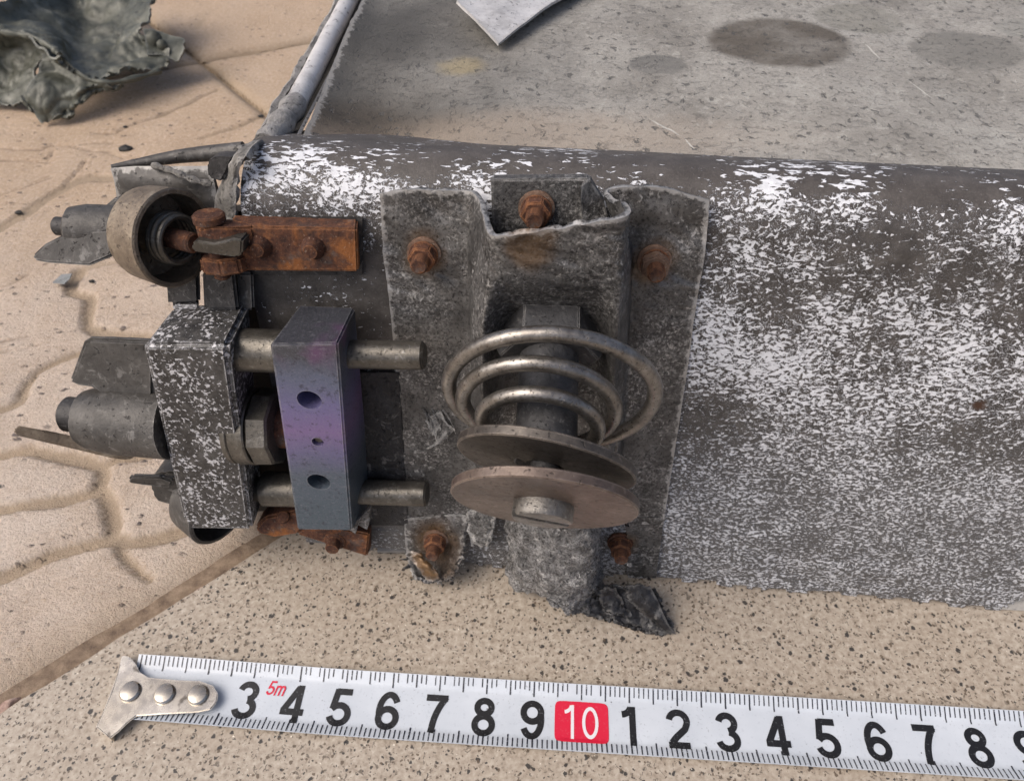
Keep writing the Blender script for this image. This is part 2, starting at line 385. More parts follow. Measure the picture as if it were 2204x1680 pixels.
def m_rust(name, bright=1.0, dark=0.5):
    q = NM(name, 0.85, 0.0, 0.3); v = q.obj(); vw = q.warp(v, 3, 0.2)
    n = q.noise(vw, 3.2, 8, 0.7); n2 = q.noise(v, 14, 5, 0.7)
    b = bright
    col = q.ramp(q.ma('ADD', q.ma('MULTIPLY', n, 0.6), q.ma('MULTIPLY', n2, 0.4)), [(0.32, (0.022, 0.014, 0.013)), (0.43, (0.060 * b, 0.028 * b, 0.020 * b)), (0.52, (0.115 * b, 0.050 * b, 0.030 * b)), (0.60, (0.21 * b, 0.088 * b, 0.040 * b)), (0.70, (0.30 * b, 0.155 * b, 0.075 * b)), (0.8, (0.33 * b, 0.25 * b, 0.18 * b))])
    g = q.mr(q.noise(vw, 1.1, 4, 0.6), 0.46, 0.66); col = q.mix(q.ma('MULTIPLY', g, dark), col, (0.055, 0.042, 0.037))
    o2 = q.mr(q.noise(vw, 1.2, 4, 0.6, 0.3), 0.52, 0.64); col = q.mix(q.ma('MULTIPLY', o2, 0.75), col, q.mix(n2, (0.20 * b, 0.06 * b, 0.015 * b), (0.42 * b, 0.17 * b, 0.05 * b)))
    col = q.mix(q.ma('MULTIPLY', q.edge(0.045), q.mr(n2, 0.35, 0.6, 0.2, 0.85)), col, (0.36 * b, 0.16 * b, 0.07 * b))
    gm = q.mr(q.noise(vw, 2.0, 5, 0.65), 0.58, 0.66); col = q.mix(q.ma('MULTIPLY', gm, 0.5), col, (0.12, 0.10, 0.09))
    sp = q.mr(q.noise(v, 17, 4, 0.7), 0.60, 0.70); col = q.mix(q.ma('MULTIPLY', sp, 0.55), col, (0.34, 0.27, 0.21))
    q.set('Base Color', col); q.bump(q.ma('ADD', n, n2), 0.022, 1.0); return q.m

M = {}
M['spar'] = m_flaked('flaking_white_paint_on_scorched_metal', 0)
M['speck'] = m_speckled('speckled_black_metal', 0.525, 13.0)
BOLTS = [(914, 543, .12), (1155, 447, .31), (1408, 560, .12), (939, 1158, .14), (1335, 1165, .05)]
HAL = [(*st(P(*b))[:2], 0.34, 0.6) for b in BOLTS]; HAL[3] = (*HAL[3][:2], 0.52, 0.95)
M['bracket'] = m_metal('scorched_grey_bracket', (0.028, 0.027, 0.026), (0.095, 0.092, 0.089), (0.20, 0.196, 0.19), 1.5, (0.34, 0.55), 0.4, pale=0.6, bump=0.014, fleck=9, palec=(0.60, 0.59, 0.57), speck=0.3, halos=HAL, wearf=0.5)
M['torn_rusty'] = m_metal('torn_rust_stained_aluminium', (0.05, 0.048, 0.045), (0.17, 0.165, 0.16), (0.40, 0.395, 0.39), 4.5, (0.25, 0.5), 0.5, pale=0.9, bump=0.08, fleck=8, palec=(0.72, 0.71, 0.69), halos=HAL[3:4])
M['tab'] = m_metal('scorched_grey_tab', (0.035, 0.033, 0.032), (0.095, 0.092, 0.088), (0.2, 0.196, 0.19), 2.6, (0.40, 0.62), 0.25, pale=0.6, bump=0.03, fleck=13, palec=(0.5, 0.49, 0.47), speck=0.6, edge=0.8)
M['torn'] = m_metal('torn_bright_aluminium', (0.035, 0.034, 0.033), (0.24, 0.237, 0.232), (0.66, 0.655, 0.65), 4.0, (0.22, 0.42), 0.35, pale=0.9, bump=0.14, fleck=7, palec=(0.8, 0.79, 0.77), speck=0.35)
M['cast'] = m_metal('dull_grey_casting', (0.032, 0.030, 0.028), (0.070, 0.066, 0.061), (0.120, 0.114, 0.106), 1.6, (0.42, 0.62), 0.25, pale=0.3, bump=0.015, fleck=6, edge=0.5)
M['cast_dark'] = m_metal('sooty_grey_casting', (0.018, 0.017, 0.017), (0.045, 0.043, 0.042), (0.085, 0.082, 0.08), 2.4, (0.45, 0.65), 0.25, pale=0.25, bump=0.015)
M['nut'] = m_metal('black_oxide_steel', (0.020, 0.020, 0.021), (0.045, 0.045, 0.047), (0.085, 0.085, 0.088), 2.0, (0.4, 0.58), 0.3, pale=0.25, bump=0.012, edge=0.5)
M['brass'] = m_metal('tarnished_brown_cup', (0.085, 0.066, 0.05), (0.20, 0.16, 0.118), (0.33, 0.28, 0.21), 2.2, (0.38, 0.58), 0.45, pale=0.4, bump=0.012, palec=(0.45, 0.40, 0.33))
M['pin'] = m_metal('dull_olive_steel', (0.055, 0.050, 0.043), (0.11, 0.101, 0.086), (0.175, 0.162, 0.14), 2.0, (0.28, 0.45), 0.65, pale=0.25, bump=0.008, fleck=12)
M['spring'] = m_metal('worn_spring_steel', (0.10, 0.09, 0.08), (0.235, 0.218, 0.197), (0.40, 0.38, 0.35), 2.4, (0.26, 0.42), 0.85, pale=0.15, bump=0.006, fleck=12)
M['disc'] = m_metal('brown_tinted_steel_disc', (0.065, 0.047, 0.038), (0.130, 0.098, 0.080), (0.215, 0.170, 0.142), 1.3, (0.34, 0.5), 0.45, pale=0.3, bump=0.010, fleck=7, edge=0.75, palec=(0.46, 0.38, 0.32))
M['disc_dark'] = m_metal('dark_steel_disc', (0.035, 0.030, 0.026), (0.075, 0.065, 0.056), (0.15, 0.13, 0.11), 1.5, (0.36, 0.52), 0.45, pale=0.25, bump=0.010, fleck=7, edge=0.85, palec=(0.44, 0.38, 0.32))
M['screw'] = m_metal('worn_screw_head', (0.09, 0.085, 0.078), (0.19, 0.18, 0.165), (0.33, 0.32, 0.30), 3.0, (0.3, 0.5), 0.6, pale=0.5, bump=0.012)
M['rust'] = m_rust('orange_rust', 0.92, 0.6)
M['rust_pale'] = m_metal('rusty_grey_washer', (0.06, 0.038, 0.028), (0.17, 0.10, 0.065), (0.27, 0.19, 0.14), 5.0, (0.6, 0.8), 0.1, pale=0.5, bump=0.02, fleck=12, palec=(0.36, 0.33, 0.29))
M['rust_dark'] = m_rust('dark_rust', 0.7, 0.7)
M['ribbon'] = m_metal('charred_black_strip', (0.008, 0.008, 0.009), (0.018, 0.018, 0.02), (0.04, 0.042, 0.048), 2.0, (0.3, 0.6), 0.1, pale=0.3, bump=0.03, fleck=6, wearf=0.15)
M['crumple'] = m_metal('olive_grey_crumpled_sheet', (0.030, 0.032, 0.024), (0.080, 0.084, 0.066), (0.15, 0.154, 0.126), 0.7, (0.4, 0.6), 0.15, pale=0.25, bump=0.02, fleck=2.5, palec=(0.3, 0.3, 0.27), wearf=0.35)
M['tube'] = m_metal('pale_grey_tube', (0.30, 0.295, 0.29), (0.56, 0.55, 0.54), (0.68, 0.67, 0.66), 1.2, (0.4, 0.6), 0.1, pale=0.2, bump=0.01, fleck=3)
M['edge'] = m_metal('ragged_pale_edge', (0.12, 0.115, 0.11), (0.30, 0.29, 0.275), (0.46, 0.44, 0.42), 4.0, (0.5, 0.7), 0.1, pale=0.5, bump=0.05, fleck=6)
M['bent'] = m_metal('pale_bent_sheet', (0.30, 0.295, 0.29), (0.55, 0.545, 0.54), (0.68, 0.675, 0.67), 1.0, (0.35, 0.5), 0.1, pale=0.3, bump=0.01, fleck=8)
M['crackle'] = m_metal('crackled_grey_coating', (0.06, 0.057, 0.052), (0.20, 0.19, 0.172), (0.33, 0.315, 0.29), 4.0, (0.5, 0.7), 0.1, pale=0.5, bump=0.06, fleck=6)
M['flake'] = m_metal('grey_paint_flake', (0.13, 0.14, 0.14), (0.20, 0.21, 0.21), (0.26, 0.27, 0.27), 3, (0.5, 0.7), 0.0)
M['crumb'] = m_metal('black_crumb', (0.008, 0.008, 0.008), (0.02, 0.019, 0.018), (0.04, 0.036, 0.034), 8, (0.6, 0.8), 0.0, pale=0.0)
q = NM('nickel_plated_hook', 0.3, 0.9); v = q.obj(); n = q.noise(v, 0.7, 2, 0.5)
c = q.ramp(n, [(0.3, (0.36, 0.32, 0.27)), (0.5, (0.47, 0.43, 0.37)), (0.7, (0.62, 0.58, 0.52))]); c = q.mix(q.ma('MULTIPLY', q.mr(q.noise(v, 7, 4, 0.65), 0.63, 0.72), 0.5), c, (0.13, 0.115, 0.10))
c = q.mix(q.ma('MULTIPLY', q.edge(0.03), 0.7), c, (0.72, 0.68, 0.6)); c = q.mix(q.mr(q.noise(v, 3.2, 3, 0.5), 0.62, 0.72, 0, 0.75), c, (0.10, 0.085, 0.07))
q.set('Base Color', c); q.set('Roughness', q.mr(q.noise(v, 4, 5, 0.7), 0.3, 0.7, 0.16, 0.36)); q.bump(q.noise(v, 1.2, 2), 0.03, 0.5); M['hook'] = q.m

def m_purple():
    q = NM('heat_tinted_purple_block', 0.45, 0.55); v = q.obj(); x, y, z = q.sep(v); vw = q.warp(v, 1.5, 0.5); _, _, zw = q.sep(vw)
    f = q.mr(zw, -1.5, 3.0, 0, 1, smooth=False)
    col = q.ramp(f, [(0.0, (0.095, 0.13, 0.16)), (0.25, (0.11, 0.14, 0.18)), (0.40, (0.17, 0.16, 0.30)), (0.54, (0.24, 0.17, 0.36)), (0.66, (0.19, 0.175, 0.36)), (0.82, (0.14, 0.165, 0.25)), (0.93, (0.085, 0.09, 0.105))])  # heat tint by height; the dark grey last stop paints the top face as shaded
    mg = q.mr(q.noise(vw, 0.9, 2), 0.56, 0.72); col = q.mix(q.ma('MULTIPLY', q.ma('MULTIPLY', mg, q.mr(f, 0.4, 0.55)), 0.6), col, (0.22, 0.09, 0.24))
    fine = q.noise(v, 22, 5, 0.75); col = q.mix(q.mr(fine, 0.45, 0.75, 0, 0.38), col, (0.34, 0.34, 0.42)); col = q.mix(q.mr(q.noise(v, 9, 5, 0.7), 0.46, 0.33, 0, 0.6), col, (0.045, 0.042, 0.06)); col = q.mix(q.ma('MULTIPLY', q.edge(0.03), q.mr(q.noise(v, 6, 3), 0.38, 0.6, 0.1, 0.8)), col, (0.45, 0.45, 0.46))
    sc = q.mr(q.noise(q.obj(1.0, 1.0, 9.0), 2.0, 4, 0.7, 0.4), 0.62, 0.68); col = q.mix(q.ma('MULTIPLY', sc, 0.35), col, (0.3, 0.3, 0.34))
    q.set('Base Color', col); q.set('Roughness', q.mr(fine, 0.3, 0.7, 0.30, 0.5)); q.bump(fine, 0.008, 1.0); return q.m
M['purple'] = m_purple()

def panel_px(x, y): p = G(x, y, PANEL_Z); return float(p[0]), float(p[1])
PANEL_Z = 8.98
def m_panel():
    q = NM('grey_green_skin_paint', 0.6, 0.0, 0.2); v = q.uv(); x, y, _ = q.sep(v); vw = q.warp(v, 1.2, 0.5)
    col = q.ramp(q.noise(vw, 0.45, 5, 0.6), [(0.3, (0.22, 0.208, 0.185)), (0.55, (0.325, 0.312, 0.282)), (0.75, (0.40, 0.39, 0.355))])
    fine = q.noise(v, 14, 5, 0.7); col = q.mix(q.mr(fine, 0.48, 0.72, 0, 0.55), col, (0.15, 0.145, 0.13)); g2 = q.noise(q.warp(v, 3, 0.3), 4.5, 6, 0.75); col = q.mix(q.mr(g2, 0.52, 0.68, 0, 0.5), col, (0.14, 0.135, 0.122)); col = q.mix(q.mr(g2, 0.46, 0.34, 0, 0.5), col, (0.45, 0.44, 0.40))
    # round scoured patches
    for (ex, ey, rx, c, a) in ((1680, 92, 152, (0.085, 0.074, 0.060), 0.95), (1420, 136, 66, (0.11, 0.108, 0.10), 0.85), (2085, 104, 122, (0.15, 0.145, 0.13), 0.8), (1850, 40, 95, (0.17, 0.165, 0.14), 0.7), (2230, 60, 80, (0.2, 0.2, 0.18), 0.6)):
        cx, cy = panel_px(ex, ey); r = abs(panel_px(ex + rx, ey)[0] - cx)
        e = q.ellipse(q.warp(q.warp(v, 0.8, 0.35), 3.0, 0.2), cx + 0.27, cy + 0.27, r, r * 0.86, 0.10)
        e = q.ma('MULTIPLY', e, q.mr(q.noise(q.uv(0.8, 1.0, off=(3.7, 1.2, 0)), 0.55, 5, 0.62), 0.36, 0.60, 0.6, 1.0))
        col = q.mix(q.ma('MULTIPLY', e, a), col, q.mix(fine, c, tuple(k * 1.35 for k in c)))
    # soot towards the left end, dust in the gutter along the spar
    sx, sy = panel_px(800, 90); soot = q.ellipse(q.warp(v, 0.5, 1.2), sx + 0.1, sy - 0.2, 4.3, 5.0, 0.45); col = q.mix(q.ma('MULTIPLY', soot, 0.92), col, q.mix(fine, (0.022, 0.022, 0.021), (0.10, 0.096, 0.088)))
    sx, sy = panel_px(790, 235); soot = q.ellipse(q.warp(v, 0.9, 0.8), sx + 0.3, sy + 0.3, 1.7, 1.0, 0.5); col = q.mix(q.ma('MULTIPLY', soot, 0.75), col, q.mix(g2, (0.02, 0.017, 0.014), (0.10, 0.082, 0.062)))
    gx, gy = panel_px(1080, 282); dust = q.ellipse(q.warp(v, 1.2, 0.7), gx + 0.3, gy + 0.2, 4.6, 1.0, 0.55); col = q.mix(q.ma('MULTIPLY', dust, 0.55), col, q.mix(fine, (0.27, 0.215, 0.16), (0.40, 0.33, 0.26)))
    yx, yy = panel_px(1010, 130); yel = q.ellipse(q.warp(v, 3, 0.3), yx, yy, 0.45, 0.34, 0.5); col = q.mix(q.ma('MULTIPLY', yel, 0.35), col, (0.40, 0.31, 0.13))
    # dark pitted flecks, thicker near the far side
    va = q.uv(1.0, 0.8); fl = q.vor(q.warp(q.warp(va, 3, 0.3), 13, 0.22), 4.8); cell = q.vor(q.warp(q.warp(va, 3, 0.3), 13, 0.22), 4.8, out='Color'); rnd = q.sep(cell)[0]
    fm = q.ma('MULTIPLY', q.mr(fl, q.ma('MULTIPLY', rnd, 0.42), q.ma('MULTIPLY', rnd, 0.20)), q.mr(rnd, 0.36, 0.44))
    crack = q.mr(q.noise(q.warp(q.uv(2.4, 3.0), 2.0, 0.4), 2.4, 5, 0.7, 0.6), 0.56, 0.62)
    col = q.mix(q.ma('MULTIPLY', fm, 0.75), col, (0.085, 0.083, 0.078)); col = q.mix(q.ma('MULTIPLY', crack, 0.22), col, (0.075, 0.072, 0.066))
    # hairline scratches
    for (x0, y0, x1, y1, w) in ((1398, 245, 1475, 288, 0.03), (1475, 288, 1500, 318, 0.02), (1860, 90, 1900, 128, 0.025), (1950, 165, 2020, 215, 0.018), (690, 95, 720, 118, .02)):
        a = A(panel_px(x0, y0)); b = A(panel_px(x1, y1)); c = (a + b) / 2; d = b - a; L = np.linalg.norm(d) / 2; an = math.atan2(d[1], d[0])
        mp = q.n('ShaderNodeMapping', vector_type='TEXTURE'); mp.inputs['Location'].default_value = (*c, 0); mp.inputs['Rotation'].default_value = (0, 0, an); mp.inputs['Scale'].default_value = (L, w, 1)
        q.l(q.warp(v, 4, 0.06), mp.inputs[0]); xx = q.n('ShaderNodeVectorMath', operation='LENGTH'); q.l(mp.outputs[0], xx.inputs[0])
        col = q.mix(q.mr(xx.outputs['Value'], 1.1, 0.4, 0, 0.75), col, (0.56, 0.55, 0.50))
    wr = q.mr(q.ma('ADD', q.attr('wear'), q.ma('MULTIPLY', q.ma('SUBTRACT', q.noise(v, 6, 5, 0.65), 0.5), 2.0)), 0.35, 0.7); wr = q.ma('MULTIPLY', wr, q.mr(q.attr('wear'), 0.02, 0.3)); col = q.mix(q.ma('MULTIPLY', wr, 0.6), col, (0.38, 0.37, 0.35))
    q.set('Base Color', col); q.set('Roughness', q.mr(fine, 0.3, 0.7, 0.5, 0.7))
    q.bump(q.ma('ADD', q.ma('MULTIPLY', fm, -0.8), q.ma('ADD', fine, q.ma('MULTIPLY', crack, -0.6))), 0.02, 0.8); return q.m
M['panel'] = m_panel()

def m_granite():
    q = NM('speckled_beige_granite', 0.42, 0.0, 0.4); v = q.uv(); vw = q.warp(v, 7, 0.05)
    n = q.noise(v, 8.5, 5, 0.65); col = q.ramp(n, [(0.30, (0.24, 0.195, 0.15)), (0.45, (0.365, 0.312, 0.25)), (0.58, (0.44, 0.385, 0.315)), (0.72, (0.53, 0.48, 0.40))])
    col = q.mix(q.mr(q.noise(v, 0.35, 3), 0.4, 0.7, 0, 0.3), col, (0.32, 0.26, 0.195))
    for sc, off, keep, col2, r0 in ((5.2, 0.0, 0.42, (0.012, 0.012, 0.015), 0.27), (8.5, 3.3, 0.45, (0.022, 0.02, 0.02), 0.26), (10.0, 7.7, 0.5, (0.11, 0.08, 0.055), 0.34)):
        vv = q.warp(q.uv(off=(off, off, 0)), 11, 0.11)
        d = q.vor(vv, sc); r = q.sep(q.vor(vv, sc, out='Color'))[0]; rr = q.ma('MULTIPLY', r, r0)
        f = q.ma('MULTIPLY', q.mr(d, q.ma('MULTIPLY', rr, 1.25), q.ma('MULTIPLY', rr, 0.85)), q.mr(r, keep, keep + 0.02))
        col = q.mix(q.ma('MULTIPLY', f, 0.9), col, col2)
    vein = q.mr(q.noise(vw, 9, 4, 0.65, 0.9), 0.59, 0.63); col = q.mix(q.ma('MULTIPLY', vein, 0.75), col, (0.075, 0.06, 0.045))
    gl = q.mr(q.noise(v, 12, 2), 0.71, 0.75); col = q.mix(gl, col, (0.75, 0.7, 0.6))
    q.set('Base Color', col); q.set('Roughness', q.mr(q.noise(v, 3, 4), 0.3, 0.7, 0.34, 0.5)); return q.m
M['granite'] = m_granite()
def m_tile():
    q = NM('stamped_beige_tile', 0.62, 0.0, 0.3); v = q.uv(); vw = q.warp(v, 0.8, 0.5); g = q.attr('groove')
    col = q.ramp(q.noise(vw, 0.35, 5, 0.62), [(0.3, (0.43, 0.34, 0.26)), (0.5, (0.545, 0.45, 0.365)), (0.7, (0.62, 0.535, 0.455))])
    far = q.mr(q.sep(v)[1], 13, 26); col = q.mix(q.ma('MULTIPLY', far, 0.65), col, (0.47, 0.33, 0.20))
    gr = q.noise(v, 7, 5, 0.7); col = q.mix(q.mr(gr, 0.45, 0.7, 0, 0.55), col, (0.72, 0.60, 0.49)); col = q.mix(q.mr(gr, 0.47, 0.33, 0, 0.45), col, (0.40, 0.28, 0.19))
    lines = q.noise(q.warp(q.uv(1.0, 1.9, rot=rad(-28)), 1.1, 0.5), 1.7, 5, 0.6, 0.35); col = q.mix(q.mr(lines, 0.56, 0.66, 0, 0.26), col, (0.36, 0.255, 0.175))
    va = q.uv(1.0, 1.9, rot=rad(-25)); d = q.vor(q.warp(va, 4, 0.2), 2.1); r = q.sep(q.vor(q.warp(va, 4, 0.2), 2.1, out='Color'))[0]
    pit = q.ma('MULTIPLY', q.mr(d, q.ma('MULTIPLY', r, 0.36), q.ma('MULTIPLY', r, 0.14)), q.mr(r, 0.18, 0.28)); pit = q.ma('MULTIPLY', pit, q.mr(q.noise(v, 0.5, 2), 0.30, 0.52))
    pit = q.ma('MULTIPLY', pit, q.mr(q.noise(v, 9, 3), 0.38, 0.55))
    col = q.mix(q.ma('MULTIPLY', pit, 0.9), col, (0.105, 0.09, 0.09))
    col = q.mix(q.ma('MULTIPLY', g, q.mr(gr, 0.3, 0.6, 0.75, 0.95)), col, q.mix(gr, (0.29, 0.22, 0.145), (0.43, 0.34, 0.245)))
    col = q.mix(q.ma('MULTIPLY', q.attr('crack'), 0.7), col, (0.13, 0.095, 0.07))  # cracks, plus the painted shade on one rim of wide grooves
    g3 = q.noise(v, 15, 4, 0.7); col = q.mix(q.mr(g3, 0.52, 0.40, 0, 0.3), col, (0.36, 0.27, 0.20))
    q.set('Base Color', col)
    q.bump(q.ma('ADD', q.ma('MULTIPLY', pit, -1.5), q.ma('ADD', q.ma('MULTIPLY', q.ma('ADD', gr, g3), 1.2), q.ma('MULTIPLY', lines, -0.9))), 0.05, 1.0); return q.m
M['tile'] = m_tile()
q = NM('brown_dirty_grout', 0.8); v = q.uv(); n = q.noise(v, 3, 6, 0.7)
q.set('Base Color', q.ramp(n, [(0.3, (0.085, 0.055, 0.036)), (0.5, (0.19, 0.135, 0.09)), (0.7, (0.30, 0.225, 0.155))])); q.bump(n, 0.05, 1.0); M['grout'] = q.m
q = NM('pale_tan_grout', 0.8); v = q.uv(); n = q.noise(v, 3, 6, 0.7)
q.set('Base Color', q.ramp(n, [(0.3, (0.24, 0.175, 0.11)), (0.7, (0.46, 0.36, 0.25))])); q.bump(n, 0.05, 1.0); M['grout_pale'] = q.m
q = NM('pinkish_mortar_chip', 0.8); v = q.obj(); n = q.noise(v, 5, 6, 0.7)
q.set('Base Color', q.ramp(n, [(0.3, (0.12, 0.075, 0.06)), (0.5, (0.38, 0.26, 0.21)), (0.7, (0.52, 0.40, 0.33))])); q.bump(n, 0.05, 1.0); M['chip'] = q.m
q = NM('white_tape_enamel', 0.32, 0.0, 0.5); v = q.uv(); n = q.noise(v, 1.1, 4)
c = q.ramp(n, [(0.3, (0.50, 0.545, 0.595)), (0.7, (0.585, 0.63, 0.68))])
dt = q.ma('MULTIPLY', q.mr(q.noise(v, 17, 4, 0.65), 0.60, 0.68), q.mr(q.noise(v, 0.7, 3), 0.40, 0.62)); c = q.mix(q.ma('MULTIPLY', dt, 0.6), c, (0.16, 0.17, 0.19))
d = q.vor(v, 3.1); r = q.sep(q.vor(v, 3.1, out='Color'))[0]; sp = q.ma('MULTIPLY', q.mr(d, 0.055, 0.03), q.mr(r, 0.72, 0.76)); c = q.mix(sp, c, (0.06, 0.06, 0.07))
q.set('Base Color', c); q.set('Roughness', q.mr(q.noise(v, 9, 3), 0.3, 0.7, 0.26, 0.42)); M['tape'] = q.m
def m_ink(name, c, worn=0.25):
    q = NM(name, 0.4); v = q.obj(); w = q.ma('MULTIPLY', q.mr(q.noise(v, 22, 4, 0.65), 0.60, 0.68), worn * 4, True)
    q.set('Base Color', q.mix(w, c, (0.5, 0.53, 0.56))); return q.m
M['ink'] = m_ink('black_ink', (0.010, 0.010, 0.011), 0.06); M['tickink'] = m_ink('worn_black_tick_ink', (0.022, 0.023, 0.032), 0.3)
M['red'] = m_ink('red_ink', (0.62, 0.012, 0.045), 0.03); M['white'] = m_ink('white_ink', (0.72, 0.70, 0.72), 0.02)
q = NM('dark_gap_shade', 0.8); q.set('Base Color', q.ramp(q.noise(q.obj(), 3, 5), [(0.3, (0.01, 0.009, 0.008)), (0.7, (0.05, 0.036, 0.025))])); M['hollow'] = q.m  # near-black colour that stands in for shade behind the gaps

# ------------------------------------------------------------------ floor: granite slab, grout, stamped tiles
floor_z = -0.06
e0 = A(G(0, 1532)[:2]); e1 = A(G(620, 1143)[:2]); ed = unit(e1 - e0); en2 = A([-ed[1], ed[0]])       # slab edge, en2 points to the tiles
def edge_pt(l, off): return e0 + ed * l + en2 * off
def slab():
    L0, L1, B = -14.0, 60.0, -46.0; V = []; F = []; uv = []
    nl = 150
    pts = []
    for i in range(nl):
        l = L0 + (L1 - L0) * i / (nl - 1); w = 0.05 * mnoise.noise(Vector((l * 1.3, 0, 0))) + 0.03 * mnoise.noise(Vector((l * 4, 5, 0)))
        for (o, z) in ((B, 0.0), (-0.06 + w, 0.0), (-0.01 + w, -0.025), (w, -0.10), (w, -1.2), (B, -1.2)):
            p = edge_pt(l, o); V.append((p[0], p[1], z)); uv.append((p[0], p[1]))
    for i in range(nl - 1):
        for k in range(6):
            a = i * 6 + k; b = i * 6 + (k + 1) % 6; F.append((a, b, b + 6, a + 6))
    F.append(tuple(range(6))); F.append(tuple(range((nl - 1) * 6 + 5, (nl - 1) * 6 - 1, -1)))
    o = obj('granite_slab', V, F, M['granite'], uv=uv, smooth=False); o['kind'] = 'structure'
    return o
slab()
# grout bed under every joint
V = [(-3000, -3000, -0.42), (3000, -3000, -0.42), (3000, 3000, -0.42), (-3000, 3000, -0.42)]
o = obj('grout_bed', [(a, b, c) for a, b, c in V] + [(a, b, -1.3) for a, b, c in V], [(0, 1, 2, 3), (7, 6, 5, 4), (0, 4, 5, 1), (1, 5, 6, 2), (2, 6, 7, 3), (3, 7, 4, 0)], M['grout_pale'], uv=[(a, b) for a, b, c in V] * 2, smooth=False)
o['kind'] = 'structure'
gj = [edge_pt(l, o) for o in (-0.04, 0.5) for l in np.linspace(-14, 60, 90)]
V = [(p[0], p[1], -0.15 + 0.03 * mnoise.noise(Vector((p[0] * 2, p[1] * 2, 1)))) for p in gj]; n = 90
o = obj('grout_joint', V + [(a, b, c - .3) for a, b, c in V], [(i, i + 1, n + i + 1, n + i) for i in range(n - 1)] + [(2 * n + i, 3 * n + i, 3 * n + i + 1, 2 * n + i + 1) for i in range(n - 1)], M['grout'], uv=[(a, b) for a, b, c in V] * 2, smooth=False)
o['kind'] = 'structure'
def gpoly(pts): return A([G(x, y, floor_z)[:2] for x, y in pts])
GROOVES = [  # (pixels, half width cm, depth cm)
    ([(171, 582), (153, 606), (153, 626), (191, 636), (193, 651), (185, 681), (187, 703), (221, 717), (287, 719), (340, 728)], 0.22, 0.10),
    ([(171, 582), (200, 570), (260, 560), (330, 545)], 0.16, 0.05),
    ([(200, 752), (161, 761), (112, 781), (80, 799), (60, 823), (50, 843), (40, 863), (12, 877), (-30, 884)], 0.16, 0.08),
    ([(-20, 736), (32, 727), (64, 721)], 0.07, 0.05), ([(-20, 762), (40, 749), (80, 741)], 0.07, 0.05),
    ([(-40, 980), (0, 976), (60, 968), (128, 980), (181, 988), (217, 1000), (221, 1024), (211, 1044), (237, 1084), (245, 1124), (241, 1154)], 0.24, 0.11),
    ([(217, 1000), (250, 985), (330, 975)], 0.18, 0.08),
    ([(-30, 1100), (0, 1096), (60, 1084), (141, 1074), (209, 1056)], 0.2, 0.10),
    ([(-30, 1254), (0, 1240), (56, 1217), (112, 1192), (196, 1169), (247, 1158), (281, 1166), (337, 1155), (407, 1133), (470, 1110)], 0.22, 0.11),
    ([(247, 1158), (262, 1188), (278, 1208), (300, 1230), (323, 1244)], 0.14, 0.09),
    ([(-20, 318), (55, 322), (87, 322), (110, 311), (147, 310), (179, 309), (207, 306), (241, 305)], 0.08, 0.06),
    ([(147, 312), (195, 324), (230, 325), (264, 337), (298, 339)], 0.08, 0.06), ([(181, 344), (174, 360), (147, 386), (131, 404)], 0.09, 0.07),
    ([(112, 326), (99, 347), (50, 344), (0, 345)], 0.08, 0.05), ([(207, 285), (248, 285), (275, 271), (321, 257), (358, 243)], 0.10, 0.08),
    ([(250, 385), (195, 379), (161, 390), (129, 409), (92, 432), (46, 464), (0, 490)], 0.3, 0.07),
    ([(337, 251), (398, 225), (468, 192)], 0.12, 0.08), ([(435, 296), (521, 269), (560, 250)], 0.14, 0.07),
    ([(520, 25), (560, 45), (610, 75), (640, 90)], 0.16, -0.06), ([(420, 60), (440, 40), (455, 20)], 0.14, 0.06),
    ([(60, 590), (20, 610), (-30, 620)], 0.1, 0.05), ([(0, 420), (60, 400), (110, 380)], 0.1, 0.05),
]
GROOVES = [(gpoly(p), w, d) for p, w, d in GROOVES]
def seg_dist(X, Y, pl):
    D = np.full(X.shape, 1e9)
    for a, b in zip(pl[:-1], pl[1:]):
        ab = b - a; L2 = ab @ ab; t = np.clip(((X - a[0]) * ab[0] + (Y - a[1]) * ab[1]) / L2, 0, 1)
        D = np.minimum(D, np.hypot(X - a[0] - t * ab[0], Y - a[1] - t * ab[1]))
    return D
